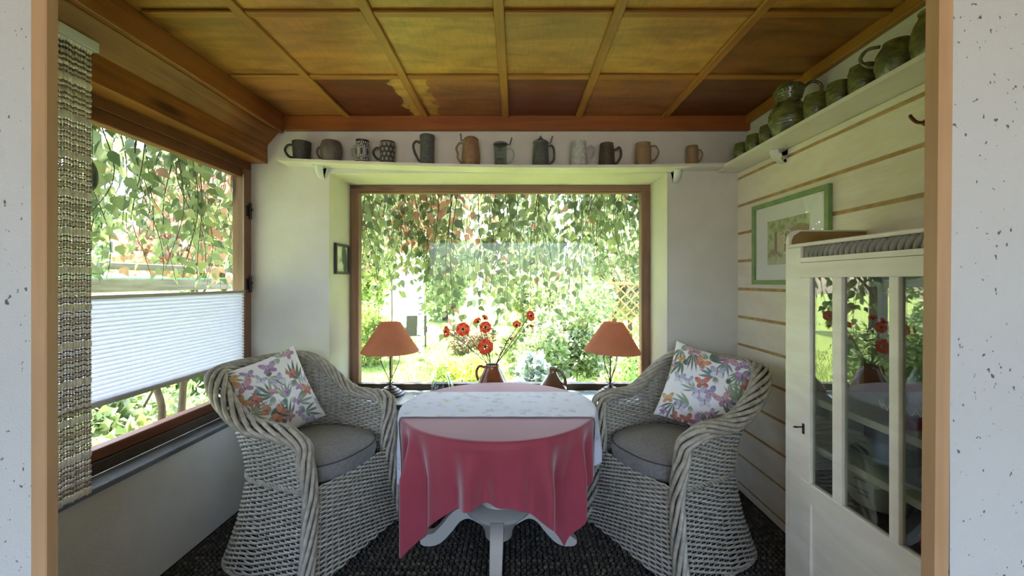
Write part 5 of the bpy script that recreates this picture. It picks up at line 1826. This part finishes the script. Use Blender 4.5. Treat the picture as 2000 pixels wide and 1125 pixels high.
# weathered fence outside the side window
fn = thing('garden_fence', 'weathered grey rail fence outside the side window', 'fence', (-3.3, 3.4, GND))
for z, w in ((2.08, .055), (2.24, .03)):
    b = MB(); b.box(-.03, .03, -2.6, 3.2, z - w, z + w, bev=.008); b.build('rail', M['fence_wood'], fn)
for y in (-2.3, 3.0):
    b = MB(); b.box(-.05, .04, y - .05, y + .05, -.1, 2.42, bev=.01); b.build('post', M['fence_wood'], fn)
cd = MB(); P = [(-2.6, y, 1.435 + .012 * (y - 3) ** 2) for y in np.linspace(1.0, 5.0, 20)]
cd.tube(P, .004, 6); o = cd.build('washing_line', mat('line_green', '#6fc8b8', .5))
tag(o, 'thin turquoise washing line outside the side window', 'line')
st_ = thing('vine_trunk', 'twisted bare vine stems low outside the side window', 'stem', (-2.25, 2.55, gz(-2.25, 2.55)))
for k, pts in enumerate((((0, 0, 0), (.02, -.08, .75), (.03, .05, 1.25), (.0, .02, 1.6), (0, .3, 1.85)), ((0.02, .1, 0), (-.03, .2, .8), (.02, .22, 1.3), (.05, .15, 1.65), (0, -.2, 1.88)))):
    b = MB(); pp = bez(pts, 30); b.tube(pp, np.linspace(.028, .014, len(pp)), 8); b.build('stem', M['bark'], st_, smooth=True)
t = thing('hanging_ornament', 'dark oval ornament hanging outside the side window by the bead curtain', 'ornament', (-1.93, 1.89, 1.83))
b = MB(); b.lathe(smooth_prof([(.002, 0), (.014, .02), (.020, .06), (.015, .10), (.003, .13)]), 16); b.build('body', M['blackclay'], t, smooth=True)
b = MB(); b.tube([(0, 0, .125), (0, 0, .60)], .0012, 5); b.build('thread', M['iron'], t)

# trellis
tr = thing('trellis_fence', 'wooden trellis panel with diagonal slats beyond the flower bed', 'trellis', (1.83, 8.1, gz(1.83, 8.1)))
W2, H2 = 1.25, 2.0
for x in (0, W2):
    b = MB(); b.box(x - .04, x + .04, -.04, .04, -.1, H2 + .12, bev=.01); b.build('post', M['trellis_wood'], tr)
for z in (.1, H2):
    b = MB(); b.box(.04, W2 - .04, -.02, .02, z - .03, z + .03, bev=.005); b.build('rail', M['trellis_wood'], tr)
k = -H2
while k < W2:
    for sg in (0, 1):
        x0_, x1_ = max(.04, k), min(W2 - .04, k + H2 - .1)
        if x1_ - x0_ > .08:
            z0_, z1_ = .1 + (x0_ - k), .1 + (x1_ - k)
            if sg: xa, xb = W2 - x0_, W2 - x1_
            else: xa, xb = x0_, x1_
            b = MB(); b.tube([(xa, .008 * (1 - 2 * sg), z0_), (xb, .008 * (1 - 2 * sg), z1_)], .015, 4, r2=.006); b.build('slat', M['trellis_wood'], tr)
    k += .21

# garden armchair and table on the lawn
M['dark_rattan'] = mat('dark_rattan', '#55504c', .7, col2='#3e3a38', nscale=(40, 40, 40))
gc = thing('garden_armchair', 'dark rattan armchair standing on the lawn', 'armchair', (-3.15, 13.0, gz(-3.15, 13.0)), (0, 0, math.radians(200)))
b = MB(); b.prism([(.20, .38), (.30, .98), (.24, 1.0), (.14, .40)], -.30, .30, 'x'); b.build('backrest', M['dark_rattan'], gc)
b = MB(); b.box(-.30, .30, -.32, .22, .34, .44, bev=.02); b.build('seat', M['dark_rattan'], gc)
for s in (-1, 1):
    b = MB(); b.box(s * .30 - .035, s * .30 + .035, -.32, .24, .44, .64, bev=.02); b.build('armrest', M['dark_rattan'], gc)
    for y in (-.28, .2):
        b = MB(); b.box(s * .28 - .022, s * .28 + .022, y - .022, y + .022, 0, .36); b.build('leg', M['dark_rattan'], gc)
gt = thing('garden_table', 'white garden table on the lawn beside the rattan armchair', 'table', (-3.95, 13.4, gz(-3.95, 13.4)))
M['garden_white'] = mat('garden_white', '#e8ecf0', .5)
b = MB(); b.box(-.5, .5, -.4, .4, .70, .74, bev=.01); b.build('tabletop', M['garden_white'], gt)
for sx in (-1, 1):
    for sy in (-1, 1):
        b = MB(); b.box(sx * .44 - .02, sx * .44 + .02, sy * .34 - .02, sy * .34 + .02, 0, .70); b.build('leg', M['garden_white'], gt)
